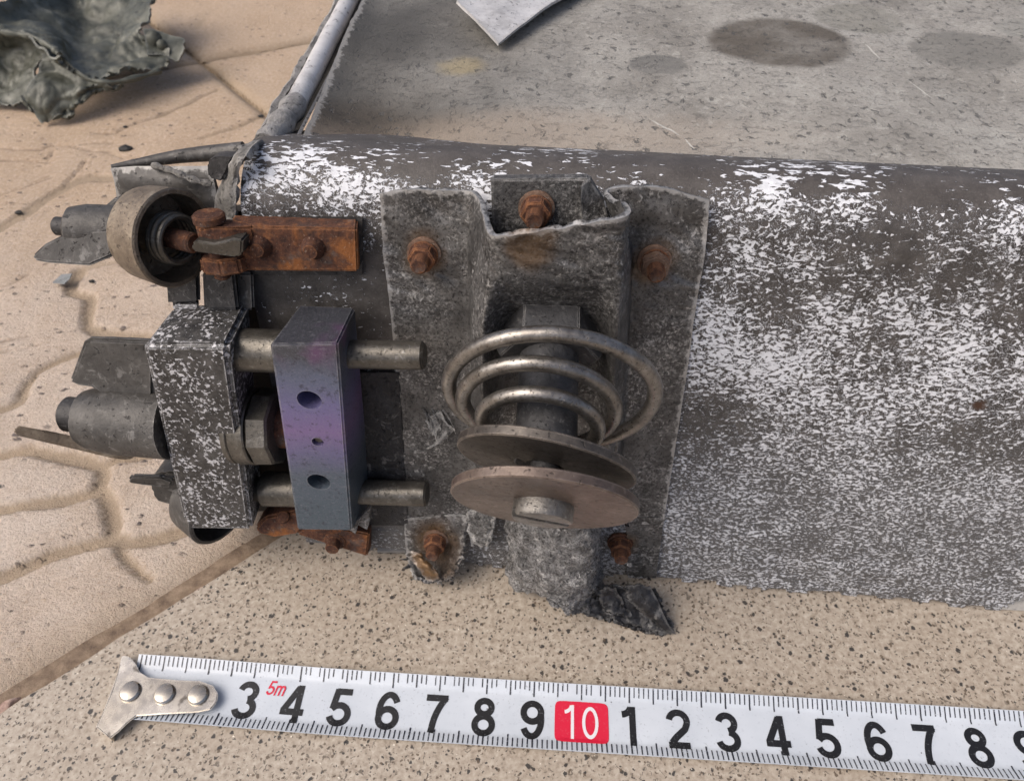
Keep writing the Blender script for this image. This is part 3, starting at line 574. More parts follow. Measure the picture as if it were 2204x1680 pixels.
# two joints that cross up the floor
j1a, j1b = gpoly([(160, 178), (700, 82)]); j2a, j2b = gpoly([(385, 93), (600, 262)])
floor = bpy.data.objects.new('floor', None); COL.objects.link(floor); floor['kind'] = 'structure'; WPOS['floor'] = A([0, 0, 0.0])
def side_of(a, b, X, Y): d = unit(b - a); return -(X - a[0]) * d[1] + (Y - a[1]) * d[0]      # + left of a->b
def tile(x0, x1, y0, y1, step, s1, s2, slab_edge, det):
    xs = np.arange(x0, x1 + step, step); ys = np.arange(y0, y1 + step, step); X, Y = np.meshgrid(xs, ys)
    J1 = side_of(j1a, j1b, X, Y) * s1; J2 = side_of(j2a, j2b, X, Y) * s2; E = (X - e0[0]) * en2[0] + (Y - e0[1]) * en2[1]
    lims = [(J1, j1a, j1b, s1, 0.11), (J2, j2a, j2b, s2, 0.11)]
    # pull vertices onto the tile's borders
    wob = np.zeros_like(X)
    for i in range(X.shape[0]):
        for j in range(X.shape[1]): wob[i, j] = mnoise.noise(Vector((X[i, j] * 0.9, Y[i, j] * 0.9, 3)))
    keep = np.ones(X.shape, bool)
    dist = np.full(X.shape, 9.0); drop = np.zeros(X.shape, bool)
    for (D, a, b, s, m) in lims:
        d = unit(b - a); nrm = A([-d[1], d[0]]) * s; q = np.minimum(D - m, 0); drop |= q < -0.75 * step; near = q > -step * 1.5
        X = np.where(near, X - nrm[0] * q, X); Y = np.where(near, Y - nrm[1] * q, Y); keep &= near; dist = np.minimum(dist, np.maximum(D - m, 0))
    if slab_edge:
        m = 0.30 + 0.03 * wob; q = np.minimum(E - m, 0); drop |= q < -0.75 * step; near = q > -step * 1.5
        X = np.where(near, X - en2[0] * q, X); Y = np.where(near, Y - en2[1] * q, Y); keep &= near; dist = np.minimum(dist, np.maximum(E - m, 0) * 0.6)
    Zh = np.full(X.shape, floor_z); gr = np.zeros(X.shape); crack_shade = np.zeros(X.shape)
    if det:
        dep = np.zeros(X.shape); crack_shade = np.zeros(X.shape)
        for pl, w, dp in GROOVES:
            ww = w * 0.78 * (1 + 0.5 * wob); D = seg_dist(X, Y, pl); k = np.clip((1.25 - D / ww) * 2.4, 0, 1); k = k * k * (3 - 2 * k); kk = np.clip(1 - D / 0.9, 0, 1) ** 2 * 0.25; dep = np.where(dp > 0, np.maximum(dep, dp * 1.2 * (k + kk)), dep + dp * k); gr = np.maximum(gr, k * (1.0 if dp > 0.06 else 0.6)) if dp > 0 and w > 0.1 else gr; crack_shade = np.maximum(crack_shade, np.clip(1.15 - D / 0.07, 0, 1) * np.clip(0.75 + wob * 1.5, 0, 1)) if w <= 0.1 else np.maximum(crack_shade, 0.75 * np.clip(1.2 - np.abs(D - ww * 0.95) / 0.06, 0, 1) * np.clip(0.3 + wob * 2, 0, 1) * np.clip((np.roll(dep, -2, 0) - np.roll(dep, 2, 0)) * 30, 0, 1))  # cracks in narrow grooves; wide ones get shade painted along one rim
        Zh -= dep
    for i in range(X.shape[0]):
        for j in range(X.shape[1]):
            p = (X[i, j], Y[i, j], 0); Zh[i, j] += 0.05 * nz(p, 0.45, 2) + 0.025 * nz((p[0] + p[1] * .5, p[1] * 2.2 - p[0], 0), 0.9, 6) + 0.012 * nz(p, 3.2, 9)
    rnd = np.clip(1 - dist / 0.42, 0, 1); Zh -= 0.17 * rnd ** 2.2; gr = np.maximum(gr, np.clip(1 - dist / 0.8, 0, 1) ** 1.3 * 0.8)
    Zh = np.where(drop, -0.55, Zh)
    nv, nu = X.shape; F = []
    for i in range(nv - 1):
        for j in range(nu - 1):
            if keep[i, j] and keep[i + 1, j] and keep[i, j + 1] and keep[i + 1, j + 1]:
                a = i * nu + j; F.append((a, a + 1, a + nu + 1, a + nu))
    used = sorted({v for f in F for v in f}); mp = {v: k for k, v in enumerate(used)}
    Vv = np.stack([X.ravel(), Y.ravel(), Zh.ravel()], 1)[used]
    return obj('tile', Vv, [tuple(mp[v] for v in f) for f in F], M['tile'], floor, uv=Vv[:, :2], attr={'groove': gr.ravel()[used], 'crack': crack_shade.ravel()[used]}, sharp=80)
tile(-30, -2, 0.5, 42, 0.095, -1, -1, True, True)      # nearest tile, below both joints
tile(-22, 12, 14.0, 52, 0.25, -1, 1, True, True)       # right of the crossing
tile(-70, -6, 14.0, 75, 0.4, 1, -1, False, False)       # above, left
tile(-30, 30, 30.0, 75, 0.4, 1, 1, False, True)       # above, right
# mortar chips in the joint by the slab
for i, (x0, y0, x1, y1) in enumerate(((560, 1178, 500, 1250), (470, 1245, 385, 1300), (40, 1490, -30, 1545))):
    c = A([(G(x0, y0) + G(x1, y1)) / 2])[0]; d = G(x1, y1) - G(x0, y0); L = np.linalg.norm(d) / 2; u = unit(d); w = A([-u[1], u[0], 0])
    rows = []
    for a in np.linspace(-1, 1, 5):
        rr = 0.20 * math.sqrt(max(0.05, 1 - a * a)) * (1 + 0.3 * math.sin(5 * a + i)); rows.append([c + u * a * L + w * b * rr + Z * (-0.24 + 0.20 * (1 - b * b) * (1 - 0.6 * a * a)) for b in (-1, -0.5, 0, 0.5, 1)])
    Gd = rough(loft(rows, 14, 26), 0.05, 3.0, 3, i)
    o = shell('mortar_chip', Gd, 0.06, M['chip'], back=-Z, sharp=60)
    tag(o, ('short pinkish mortar chip in the joint just left of the rusty lower hinge', 'pinkish mortar chip in the middle of the joint between tile and granite slab', 'mortar chip in the joint at the left edge of the photo')[i], 'mortar chip', 'mortar chips in the joint beside the granite slab')

# ------------------------------------------------------------------ the wreck
WR = new_empty('wing_wreckage', W(1.5, 0, 0) * A([1, 1, 0]), 'scorched metal wing section with flaking white paint, spring bolt and rusty hinges on the granite', 'wreckage')
# spar: flat face, rolled top, short return under the skin
def spar():
    R, tc = 0.9, 8.68; s1 = 14.0; prof = []; sa_ = st(P(506, 330)); sb_ = st(P(541, 655))
    for t in np.linspace(0.0, tc, 90): prof.append((t, 0.0))
    for a in np.linspace(6, 90 + 12, 18): prof.append((tc + R * math.sin(rad(a)), -R + R * math.cos(rad(a))))
    for k in np.linspace(0.2, 1.6, 4): prof.append((tc + R * math.sin(rad(102)) - k * 0.21, -R + R * math.cos(rad(102)) - k))
    ns = 170; Gd = np.zeros((len(prof), ns, 3)); UVm = np.zeros((len(prof), ns, 2)); acc = 0; last = None
    for i, (t, d) in enumerate(prof):
        if last is not None: acc += math.hypot(t - last[0], d - last[1])
        last = (t, d)
        for j in range(ns):
            s0 = sa_[0] + (sb_[0] - sa_[0]) * (t - sa_[1]) / (sb_[1] - sa_[1]); s0 = min(max(s0, -5.2), -4.3); s = s0 + (s1 - s0) * j / (ns - 1)
            dd = d; tt = t
            # the foot droops on the right, the face is slightly dented
            if t < tc: dd += 0.05 * mnoise.noise(Vector((s * 0.35, t * 0.4, 2))) + 0.02 * mnoise.noise(Vector((s * 1.1, t * 1.2, 7)))
            low = max(0, 1 - t / 4.0); 
            if s > 3.5: dd += 0.10 * low * mnoise.noise(Vector((s * 0.8 + t * 0.9, t * 1.8 - s * .3, 4)))
            tt = t + low * (0.05 * mnoise.noise(Vector((s * 2.0, 1, 0))) - 0.01 * (s - 3 if s > 3 else 0) + (0.25 if s < -2.5 else 0) * 1.0)
            Gd[i, j] = W(s, tt, dd); UVm[i, j] = (s, acc)
    Gd = Gd[:, :, :]
    nv, nu = Gd.shape[:2]; mask = np.ones((nv - 1, nu - 1), bool)
    for i in range(nv - 1):          # ragged lower edge and broken right foot
        for j in range(nu - 1):
            s, t = UVm[i, j]
            if t < 0.10 + 0.12 * mnoise.noise(Vector((s * 2.5, 9, 0))): mask[i, j] = False
            if s > 10.7 + 0.15 * mnoise.noise(Vector((t * 4, 2, 0))) + max(0, t - 0.0) * 0.9: mask[i, j] = False
    flat = UVm.reshape(-1, 2); lut = {}
    N = gnormals(Gd); back = -EN; sg = np.sign(np.sum(N[:60].reshape(-1, 3) @ back))
    V = np.concatenate([Gd.reshape(-1, 3), (Gd + N * sg * 0.12).reshape(-1, 3)]); n = nu * nv; F = []; edges = {}
    for i in range(nv - 1):
        for j in range(nu - 1):
            if not mask[i, j]: continue
            a = i * nu + j; qd = (a, a + 1, a + nu + 1, a + nu); F.append(qd); F.append(tuple(x + n for x in qd[::-1]))
            for k in range(4):
                e = (qd[k], qd[(k + 1) % 4])
                if (e[1], e[0]) in edges: del edges[(e[1], e[0])]
                else: edges[e] = 1
    for a, b in edges: F.append((b, a, a + n, b + n))
    used = sorted({v for f in F for v in f}); mp = {v: k for k, v in enumerate(used)}; uv2 = np.concatenate([flat, flat])
    return obj('spar', V[used], [tuple(mp[v] for v in f) for f in F], M['spar'], WR, uv=uv2[used], sharp=50)
spar()
# skin panel behind the spar
pl0, pl1 = G(640, 300, PANEL_Z), G(790, -10, PANEL_Z)
def skin():
    rows = []; Y0, Y1 = 10.75, 24.0
    for i in range(60):
        y = Y0 + (Y1 - Y0) * i / 59; xl = pl0[0] + (pl1[0] - pl0[0]) * (y - pl0[1]) / (pl1[1] - pl0[1]); r = []
        for j in range(110):
            x = xl + (17.0 - xl) * (j / 109); dx = x - xl
            z = PANEL_Z - 0.02 + 0.10 * mnoise.noise(Vector((x * 0.25, y * 0.3, 1))) - 0.5 * math.exp(-((dx - 1.3) / 1.4) ** 2 - ((y - 12.3) / 2.2) ** 2) + 0.12 * math.exp(-(dx / 0.25) ** 2) 
            z += 0.02 * mnoise.noise(Vector((x * 1.2, y * 1.2, 5)))
            r.append((x + 0.05 * mnoise.noise(Vector((0, y * 3, 0))) * (j == 0), y, z))
        rows.append(r)
    return shell('skin_panel', A(rows), 0.10, M['panel'], WR, uvf=lambda p: (p[0], p[1]), back=-Z, sharp=60, wearw=0.05)
skin()
# lower skin and inner rib close the box
rows = [[(xl, y, z) for xl in np.linspace(-3.2, 14, 6)] for (y, z) in ((8.6, 0.25), (14, 0.35), (23, 0.45))]
shell('lower_skin', A(rows, dtype=float), 0.10, M['cast_dark'], WR, back=-Z)
pa, pb = G(628, 300, 8.8), G(775, -10, 8.8)
hexa('end_rib', [A([pa[0] + .25, 11.2, 0.4]), A([pa[0] + .25, 11.2, 8.7]), A([pb[0] + .25, pb[1], 8.7]), A([pb[0] + .25, pb[1], 0.4])], [A([pa[0] + .4, 11.2, 0.4]), A([pa[0] + .4, 11.2, 8.7]), A([pb[0] + .4, pb[1], 8.7]), A([pb[0] + .4, pb[1], 0.4])], M['cast_dark'], WR)
# pale tube along the open edge, the dark channel and the ragged strip beside it
ext = lambda a, b, k: a + (b - a) * k
ta, tb = G(637, 224, 8.86), G(752, 0, 8.86)
tube('edge_tube', [ext(ta, tb, k) + A([0, 0, 0.02 * mnoise.noise(Vector((k * 6, 0, 0)))]) for k in np.linspace(0.0, 1.9, 24)], 0.20, M['tube'], WR, seg=20)
fa, fb = G(580, 303, 8.82), G(637, 224, 8.86)
tube('tube_sleeve', [ext(fa, fb, k) for k in np.linspace(-0.1, 1.05, 12)], 0.23, M['edge'], WR, seg=16, rf=lambda k: 1.0 + 0.12 * math.sin(17 * k))
ca, cb = G(636, 300, 8.82), G(790, 0, 8.82); da, db = G(560, 300, 8.4), G(735, 0, 8.4)
rows = [[ext(ca, cb, k) + A([-0.02, 0, 0]), ext(ca, cb, k) * .5 + ext(da, db, k) * .5 + A([0, 0, -0.35]), ext(da, db, k)] for k in np.linspace(-0.1, 1.9, 12)]
shell('edge_channel', loft(rows, 9, 40), 0.06, M['cast'], WR, back=-Z)
sa, sb = G(538, 305, 8.75), G(722, -5, 8.75)
rows = [[ext(sa, sb, k) + A([-0.02, 0, -0.55]), ext(sa, sb, k) + A([-0.05, 0, -0.2]), ext(sa, sb, k) + A([0.06 + 0.05 * math.sin(23 * k), 0, 0.03]), ext(sa, sb, k) + A([0.20, 0, -0.02])] for k in np.linspace(-0.02, 1.85, 26)]
shell('edge_strip', ragged(rough(loft(rows, 9, 90), 0.05, 3.0), 'R', 0.07, 4), 0.04, M['edge'], WR, back=-Z)

# spar end: crackled cap leaning out from under the paint
rows = [[P(522, 312, -.35), P(545, 305, -.6), P(565, 300, -.8)], [P(497, 345, -.1), P(515, 335, .03), P(530, 330, .04)], [P(478, 390, -.3), P(495, 385, 0.05), P(512, 380, .06)], [P(462, 440, -.35), P(485, 440, 0.0), P(508, 440, .05)], [P(470, 470, -.4), P(490, 475, 0.0), P(506, 478, .04)]]
shell('spar_end_cap', rough(loft(rows, 14, 30), 0.035, 5.0, 3), 0.10, M['crackle'], WR, back=-EN)
# dark block added in the box end; its colour plays the shade in the gaps
hexa('gap_shade_block', [P(440, 455, -.5), P(560, 455, -.5), P(660, 1100, -.3), P(470, 1100, -.3)], [P(450, 440, -2), P(560, 440, -2), P(660, 1080, -1.5), P(480, 1080, -1.5)], M['hollow'], WR)
# lower-left: channel fitting that sticks out behind the upper cup
rows = [[P(238, 362, -.55), P(300, 357, -.5), P(380, 358, -.45), P(458, 356, -.5)], [P(246, 392, -.5), P(300, 386, -.35), P(385, 390, -.3), P(460, 388, -.4)], [P(252, 430, -.5), P(310, 425, -.35), P(390, 425, -.3), P(470, 430, -.35)], [P(254, 468, -.5), P(310, 470, -.4), P(390, 470, -.35), P(480, 470, -.35)]]
ch = shell('end_channel', rough(loft(rows, 40, 24), 0.02, 2.0), 0.12, M['cast'], WR, back=-EN)
tube('weld_ridge', crom([P(330, 356, -.42), P(370, 368, -.22), P(410, 385, -.18), P(455, 397, -.22)], 24), 0.055, M['crackle'], ch, seg=8, rf=lambda k: 1 + 0.25 * math.sin(29 * k))
rows = [[P(236, 361, -.6), P(330, 342, -.95), P(420, 326, -1.15), P(520, 316, -1.2)], [P(243, 356, -.95), P(330, 337, -1.3), P(420, 321, -1.5), P(520, 312, -1.55)]]
rim = tube('rim_rail', crom([P(240, 360, -.7), P(300, 351, -.9), P(400, 335, -1.1), P(525, 325, -1.2)], 24), 0.13, M['cast'], ch, seg=12, rf=lambda k: 0.35 + 0.9 * k)
lug = prism('lug', [P(444, 352, -.1), P(452, 341, -.1), P(470, 338, -.1), P(502, 340, -.1), P(490, 370, -.1), P(478, 392, -.1), P(447, 384, -.1)], -EN * 0.35, M['cast_dark'], ch, bevel=0.04)
cut(lug, [cyl('c', P(464, 347, .3), P(464, 347, .3) - EN * 1.0, 0.06, M['hollow'], seg=16, ch=0.001)])

# ---- fittings: bell cup, finned hub
def bell_cup(pb, pf, rb, rf_, th, m, parent):
    ax = pf - pb; L = np.linalg.norm(ax)
    return lathe('bell_cup', pb, ax, [(0, 0), (0, rb * 0.6), (0.02, rb * 0.86), (0.10 * L, rb * 0.96), (0.25 * L, rb), (L * 0.97, rf_), (L, rf_ - 0.03), (L, rf_ - th), (L * 0.35, rb - th), (L * 0.25, rb * 0.5), (L * 0.25, 0)], m, parent, seg=64, wob=0.012)
pf = P(378, 514, .55); axc = unit(ES * 0.93 + EN * 0.34 + ET * 0.02); rf_ = px2cm(107, pf); pb = pf - axc * 0.74
cup = bell_cup(pb, pf, rf_ * 0.95, rf_, 0.09, M['brass'], WR)
base = pf - axc * 0.55
lathe('plunger', base, axc, [(-.2, 0), (-.2, .34), (0.30, .34), (0.34, .30), (0.34, 0)], M['brass'], cup, seg=40)
for k, (o, r) in enumerate(((0.36, 0.40), (0.47, 0.40), (0.58, 0.38))):
    aa, u, w = frame(axc); c0 = pf - axc * (0.52 - o)
    tube('spring_ring', [c0 + (u * math.cos(a) + w * math.sin(a)) * r for a in np.linspace(0, 2 * math.pi, 49)], 0.055, M['pin'], cup, seg=10, cap=False)
cyl('stem', pf - axc * 0.3, pf + axc * 0.42, 0.17, M['rust_dark'], cup)
# hub behind the cup with its stub and fins
hub0 = pb + axc * 0.05; hub = lathe('finned_hub', P(150, 492, .5), pb - P(150, 492, .5), [(0, 0), (0, .30), (.05, .37), (.3, .41), (0.9, 0.42), (float(np.linalg.norm(pb - P(150, 492, .5))) + 0.06, 0.43)], M['cast'], WR, seg=40, wob=0.02)
cyl('stub', P(119, 486, .5), P(155, 489, .5), px2cm(20, P(130, 486, .5)), M['cast_dark'], hub)
prism('fin', [P(68, 550, 1.0), P(95, 525, .95), P(150, 497, .8), P(250, 492, .75), P(254, 545, .85), P(190, 572, 1.05), P(100, 566, 1.05), P(70, 560, 1.05)], -EN * 0.16 - ET * 0.05, M['cast'], hub, bevel=0.06)
prism('fin', [P(203, 462, .1), P(246, 426, .0), P(275, 428, .0), P(275, 470, .1)], -EN * 0.16, M['cast'], hub, bevel=0.04)
prism('fin', [P(142, 470, .55), P(168, 450, .5), P(200, 456, .5), P(255, 452, .5), P(255, 500, .6), P(150, 500, .6)], -EN * 0.18, M['cast'], hub, bevel=0.07)
# middle finned hub held by the speckled clamp
ha, hb = P(180, 900, .75), P(370, 912, .7); hL = float(np.linalg.norm(hb - ha)); hr = px2cm(74, P(260, 900, .75))
hub2 = lathe('finned_hub', ha, hb - ha, [(0, 0), (0, hr * .70), (.06, hr * .84), (.25, hr * .93), (0.7, hr), (hL, hr * 1.04), (hL, 0)], M['cast'], WR, seg=56, wob=0.012)
cyl('stub', P(141, 890, .75), P(192, 895, .75), px2cm(38, P(160, 890, .75)), M['cast_dark'], hub2, ch=0.05)
o = prism('fin', [P(147, 822, .55), P(152, 810, .55), P(178, 738, .5), P(192, 730, .5), P(240, 731, .5), P(330, 735, .5), P(330, 860, .7), P(215, 850, .7), P(200, 836, .65), P(165, 832, .6)], -EN * 0.17, M['cast'], hub2, bevel=0.06)
cut(o, [cyl('c', P(294, 748, .9), P(294, 748, .9) - EN * 1.2, 0.09, M['hollow'], seg=20, ch=0.001)])
prism('fin', [P(29, 925, 1.6), P(33, 918, 1.58), P(42, 916, 1.55), P(100, 926, 1.45), P(165, 940, 1.3), P(205, 946, 1.15), P(260, 950, 1.05), P(298, 962, 1.0), P(297, 980, 1.0), P(275, 990, 1.1), P(235, 984, 1.2), P(165, 967, 1.38), P(100, 952, 1.5), P(42, 938, 1.62), P(32, 934, 1.62)], unit(P(160, 945, 1.35) - CP) * 0.7, M['brass'], hub2, bevel=0.05, bseg=3)
# small lower hub fins
lowhub = prism('finned_hub', [P(320, 1030, .4), P(350, 1018, .4), P(385, 1022, .4), P(450, 1060, .4), P(450, 1115, .4), P(335, 1082, .4), P(322, 1065, .4)], -EN * 0.8, M['cast'], WR, bevel=0.1)
prism('fin', [P(273, 1034, .75), P(280, 1025, .75), P(345, 1028, .7), P(372, 1035, .6), P(368, 1052, .6), P(310, 1046, .7), P(278, 1042, .75)], -EN * 0.14, M['cast'], lowhub, bevel=0.05)
# lower cup, mostly behind the clamp
pf2 = P(482, 1090, .15); ax2 = unit(ES * 0.9 + EN * 0.40 - ET * 0.1); r2 = px2cm(90, pf2)
bell_cup(pf2 - ax2 * 0.85, pf2, r2 * 0.92, r2, 0.09, M['cast'], WR)

# ---- upper rusty hinge
hinge = hexa('hinge_plate', [P(500, 486, .55), P(768, 492, .52), P(771, 584, .48), P(520, 582, .5)], [P(500, 462, .05), P(770, 470, .05), P(776, 572, .03), P(520, 572, .05)], M['rust'], WR, bevel=0.035)
hexa('hinge_backing', [P(505, 466, .10), P(782, 466, .10), P(782, 592, .10), P(505, 592, .10)], [P(505, 466, .01), P(782, 466, .01), P(782, 592, .01), P(505, 592, .01)], M['cast_dark'], hinge, bevel=0.02)
for (x, y) in ((560, 535), (673, 538)):
    c = P(x + 2, y - 6, .5); lathe('rivet', c, EN, [(0, px2cm(27, c)), (.05, px2cm(26, c)), (.13, px2cm(19, c)), (.20, px2cm(15, c)), (.21, 0)], M['rust_dark'], hinge, seg=24, wob=0.02)
rows = [[P(415, 487, .75), P(425, 474, .45), P(450, 468, .1)], [P(416, 505, .8), P(432, 492, .5), P(455, 484, .1)]]
up = [P(418, 478, .62), P(440, 470, .45), P(500, 468, .40), P(545, 478, .45), P(545, 492, .55), P(500, 487, .75), P(450, 486, .85), P(424, 492, .8)]
prism('knuckle', up, -ET * 0.30, M['rust'], hinge, bevel=0.04)
prism('knuckle', [P(428, 556, .8), P(470, 560, .85), P(512, 556, .7), P(528, 545, .5), P(520, 540, .2), P(440, 540, .3)], -ET * 0.30, M['rust'], hinge, bevel=0.04)
pc = P(452, 478, .62); cyl('hinge_pin', pc - ET * 1.0, pc + ET * 0.12, 0.14, M['rust_dark'], hinge)
lathe('pin_head', pc + ET * 0.02, ET, [(0, px2cm(34, pc)), (.10, px2cm(34, pc)), (.13, px2cm(30, pc)), (.13, 0)], M['rust_dark'], hinge, seg=28)
hexa('pawl', [P(411, 520, 1.0), P(455, 521, 1.0), P(522, 514, .9), P(524, 553, .9)], [P(414, 512, .6), P(455, 514, .6), P(520, 508, .55), P(522, 545, .55)], M['pin'], hinge, bevel=0.03) if False else prism('pawl', [P(411, 526, .98), P(420, 518, .98), P(460, 524, .98), P(500, 514, .92), P(522, 516, .9), P(521, 548, .9), P(508, 555, .92), P(440, 546, .98), P(413, 542, 1.0)], -EN * 0.35, M['pin'], hinge, bevel=0.035)
hexa('clevis_block', [P(432, 555, .62), P(535, 550, .45), P(535, 585, .45), P(432, 588, .62)], [P(432, 540, 0), P(535, 540, 0), P(535, 575, 0), P(432, 575, 0)], M['rust'], hinge, bevel=0.04)
hexa('post', [P(436, 584, .5), P(505, 584, .45), P(515, 668, .5), P(440, 668, .55)], [P(440, 575, -.5), P(505, 575, -.5), P(515, 650, -.5), P(440, 650, -.5)], M['cast_dark'], WR, bevel=0.06)
hexa('post', [P(505, 586, .2), P(545, 586, .2), P(548, 668, .3), P(510, 668, .3)], [P(510, 575, -.5), P(545, 575, -.5), P(545, 650, -.4), P(515, 650, -.4)], M['cast'], WR, bevel=0.05)
hexa('spacer', [P(358, 600, .2), P(430, 575, .2), P(432, 655, .25), P(362, 660, .25)], [P(365, 595, -.6), P(430, 570, -.6), P(430, 650, -.6), P(368, 650, -.6)], M['cast_dark'], WR, bevel=0.08)

# ---- speckled clamp, purple cross block, guide pins, collar nut
fr = [P(304, 742, 1.5), P(489, 742, 1.5), P(543, 1142, .95), P(399, 1140, .95)]; bk = [P(374, 654, .15), P(537, 648, .15), P(566, 1075, -.25), P(430, 1075, -.25)]
hexa('clamp_block', fr, bk, M['speck'], WR, bevel=0.09, bseg=3)
hexa('clamp_lip', [P(372, 656, .32), P(428, 656, .32), P(428, 668, .34), P(372, 668, .34)], [P(380, 642, -.1), P(428, 642, -.1), P(428, 655, -.1), P(380, 655, -.1)], M['speck'], WR, bevel=0.03)
fr = [P(580, 741, 1.55), P(727, 738, 1.55), P(757, 1142, .95), P(640, 1140, .95)]; bk = [P(645, 656, .30), P(764, 661, .30), P(800, 1075, -.1), P(680, 1075, -.1)]
xb = hexa('cross_block', fr, bk, M['purple'], WR, bevel=0.035); xb['label'] = 'purple and blue tinted block with three holes'
xn = unit(np.cross(fr[1] - fr[0], fr[3] - fr[0])); xn = xn if xn @ EN > 0 else -xn
def onblock(x, y): return onplane(x, y, fr[0], xn)
cs = []
for (x, y, r) in ((666, 861, 27), (684, 951, 13), (686, 1037, 25)):
    c = onblock(x, y); cs.append(cyl('c', c + xn * 0.4, c - xn * (0.85 if r > 20 else 0.22), px2cm(r, c), M['hollow'], seg=36, ch=0.0005))
cut(xb, cs); c = onblock(684, 951); cyl('plug', c - xn * 0.25, c - xn * 0.06, px2cm(9.5, c), M['pin'], xb, ch=0.015)
def rod(x0, x1, y0, y1, d, rpx, name, m, **kw):
    a, b = P(x0, y0, d), P(x1, y1, d); return cyl(name, a, b, px2cm(rpx, (a + b) / 2), m, WR, **kw)
g1 = rod(470, 915, 757, 765, .85, 31, 'guide_pin', M['pin'], ch=0.05); 
c0, c1 = P(503, 752, .85), P(620, 756, .85); cyl('collar', c0, c1, px2cm(47, c0), M['pin'], g1, ch=0.03)
g2 = rod(540, 920, 1052, 1062, .38, 27, 'guide_pin', M['pin'], ch=0.04)
c0, c1 = P(568, 1051, .38), P(668, 1053, .38); cyl('collar', c0, c1, px2cm(38, c0), M['pin'], g2, ch=0.03)
a = P(498, 915, .6); axn = unit(P(640, 920, .6) - a); rn = px2cm(83, a)
lathe('lock_washer', a + axn * 0.12, axn, [(0, 0), (0, rn * .98), (.05, rn), (.10, rn), (.12, rn * .97), (.12, 0)], M['pin'], WR, seg=48)
lathe('collar_nut', a + axn * 0.25, axn, [(0, 0), (0, rn * .98), (.03, rn * 1.0), (.30, rn * 1.0), (.33, rn * .97), (.33, 0)], M['pin'], WR, seg=48)
lathe('collar_nut', a + axn * 0.60, axn, [(0, 0), (0, rn * .97), (.04, rn * 1.02), (.38, rn * 1.0), (.42, rn * .93), (.42, 0)], M['pin'], WR, seg=9)
cyl('threaded_stud', a - axn * 0.2, P(760, 925, .5), px2cm(45, a), M['rust_dark'], WR)
# dark slotted plate between the cross block and the bracket
hexa('slot_plate', [P(740, 800, .12), P(860, 800, .12), P(880, 1130, .12), P(770, 1130, .12)], [P(740, 800, .02), P(860, 800, .02), P(880, 1130, .02), P(770, 1130, .02)], M['ribbon'], WR, bevel=0.02)
# ---- lower rusty hinge below the cross block
hinge2 = hexa('hinge_plate', [P(640, 1118, .50), P(795, 1150, .46), P(790, 1198, .42), P(640, 1150, .46)], [P(640, 1095, .02), P(800, 1120, .02), P(800, 1175, .02), P(640, 1130, .02)], M['rust'], WR, bevel=0.04)
prism('knuckle', [P(548, 1135, .55), P(570, 1112, .5), P(640, 1100, .45), P(660, 1125, .5), P(640, 1150, .55), P(590, 1158, .6), P(556, 1150, .6)], -EN * 0.5, M['rust'], hinge2, bevel=0.05)
lathe('pin_head', P(612, 1114, .52), unit(ET + EN * .6), [(0, .13), (.1, .13), (.12, .1), (.12, 0)], M['rust_dark'], hinge2, seg=20)
c = P(722, 1160, .42); lathe('rivet', c, EN, [(0, .26), (.06, .25), (.1, .17), (.3, .15), (.31, 0)], M['rust_dark'], hinge2, seg=20, wob=0.02)
prism('torn_tab', [P(745, 1125, .75), P(770, 1118, .7), P(798, 1090, .6), P(796, 1120, .6), P(790, 1140, .62), P(770, 1130, .7), P(765, 1150, .72), P(752, 1140, .75)], -EN * 0.10, M['torn'], WR, bevel=0.01)

# ---- pressed hat bracket
def rowP(y, pts): return [P(x, y + (q[2] if len(q) > 2 else 0), d) for q in pts for (x, d) in [q[:2]]]
R0 = [P(817, 417, .10), P(870, 408, .10), P(935, 409, .12), P(1000, 411, .15), P(1022, 418, .28), P(1038, 450, .85), P(1046, 488, 1.45), P(1068, 507, 1.68), P(1120, 504, 1.75), P(1200, 493, 1.75), P(1290, 477, 1.75), P(1338, 468, 1.68), P(1357, 452, 1.45), P(1340, 432, .85), P(1306, 412, .25), P(1335, 403, .14), P(1420, 404, .10), P(1527, 430, .10)]
def mid(y, le, l1, l2, l3, l4, r4, r3, r2, r1, re, df, dl=None, y2=0):
    dl = df if dl is None else dl
    return [P(le, y, .10), P(le + (l1 - le) * .33, y, .10), P(le + (l1 - le) * .66, y, .11), P(l1, y, .14), P(l1 + 6, y, .28), P(l2, y, .8), P((l2 + l3) / 2, y, dl - .15), P(l3, y, dl), P(l4, y, df), P((l4 + r4) / 2, y, df), P(r4, y, df), P(r3, y, dl), P((r2 + r3) / 2 + 2, y, dl - .2), P(r2, y, .8), P(r1, y, .22), P(r1 + 20, y, .13), P((r1 + re) / 2, y, .10), P(re, y, .10)]
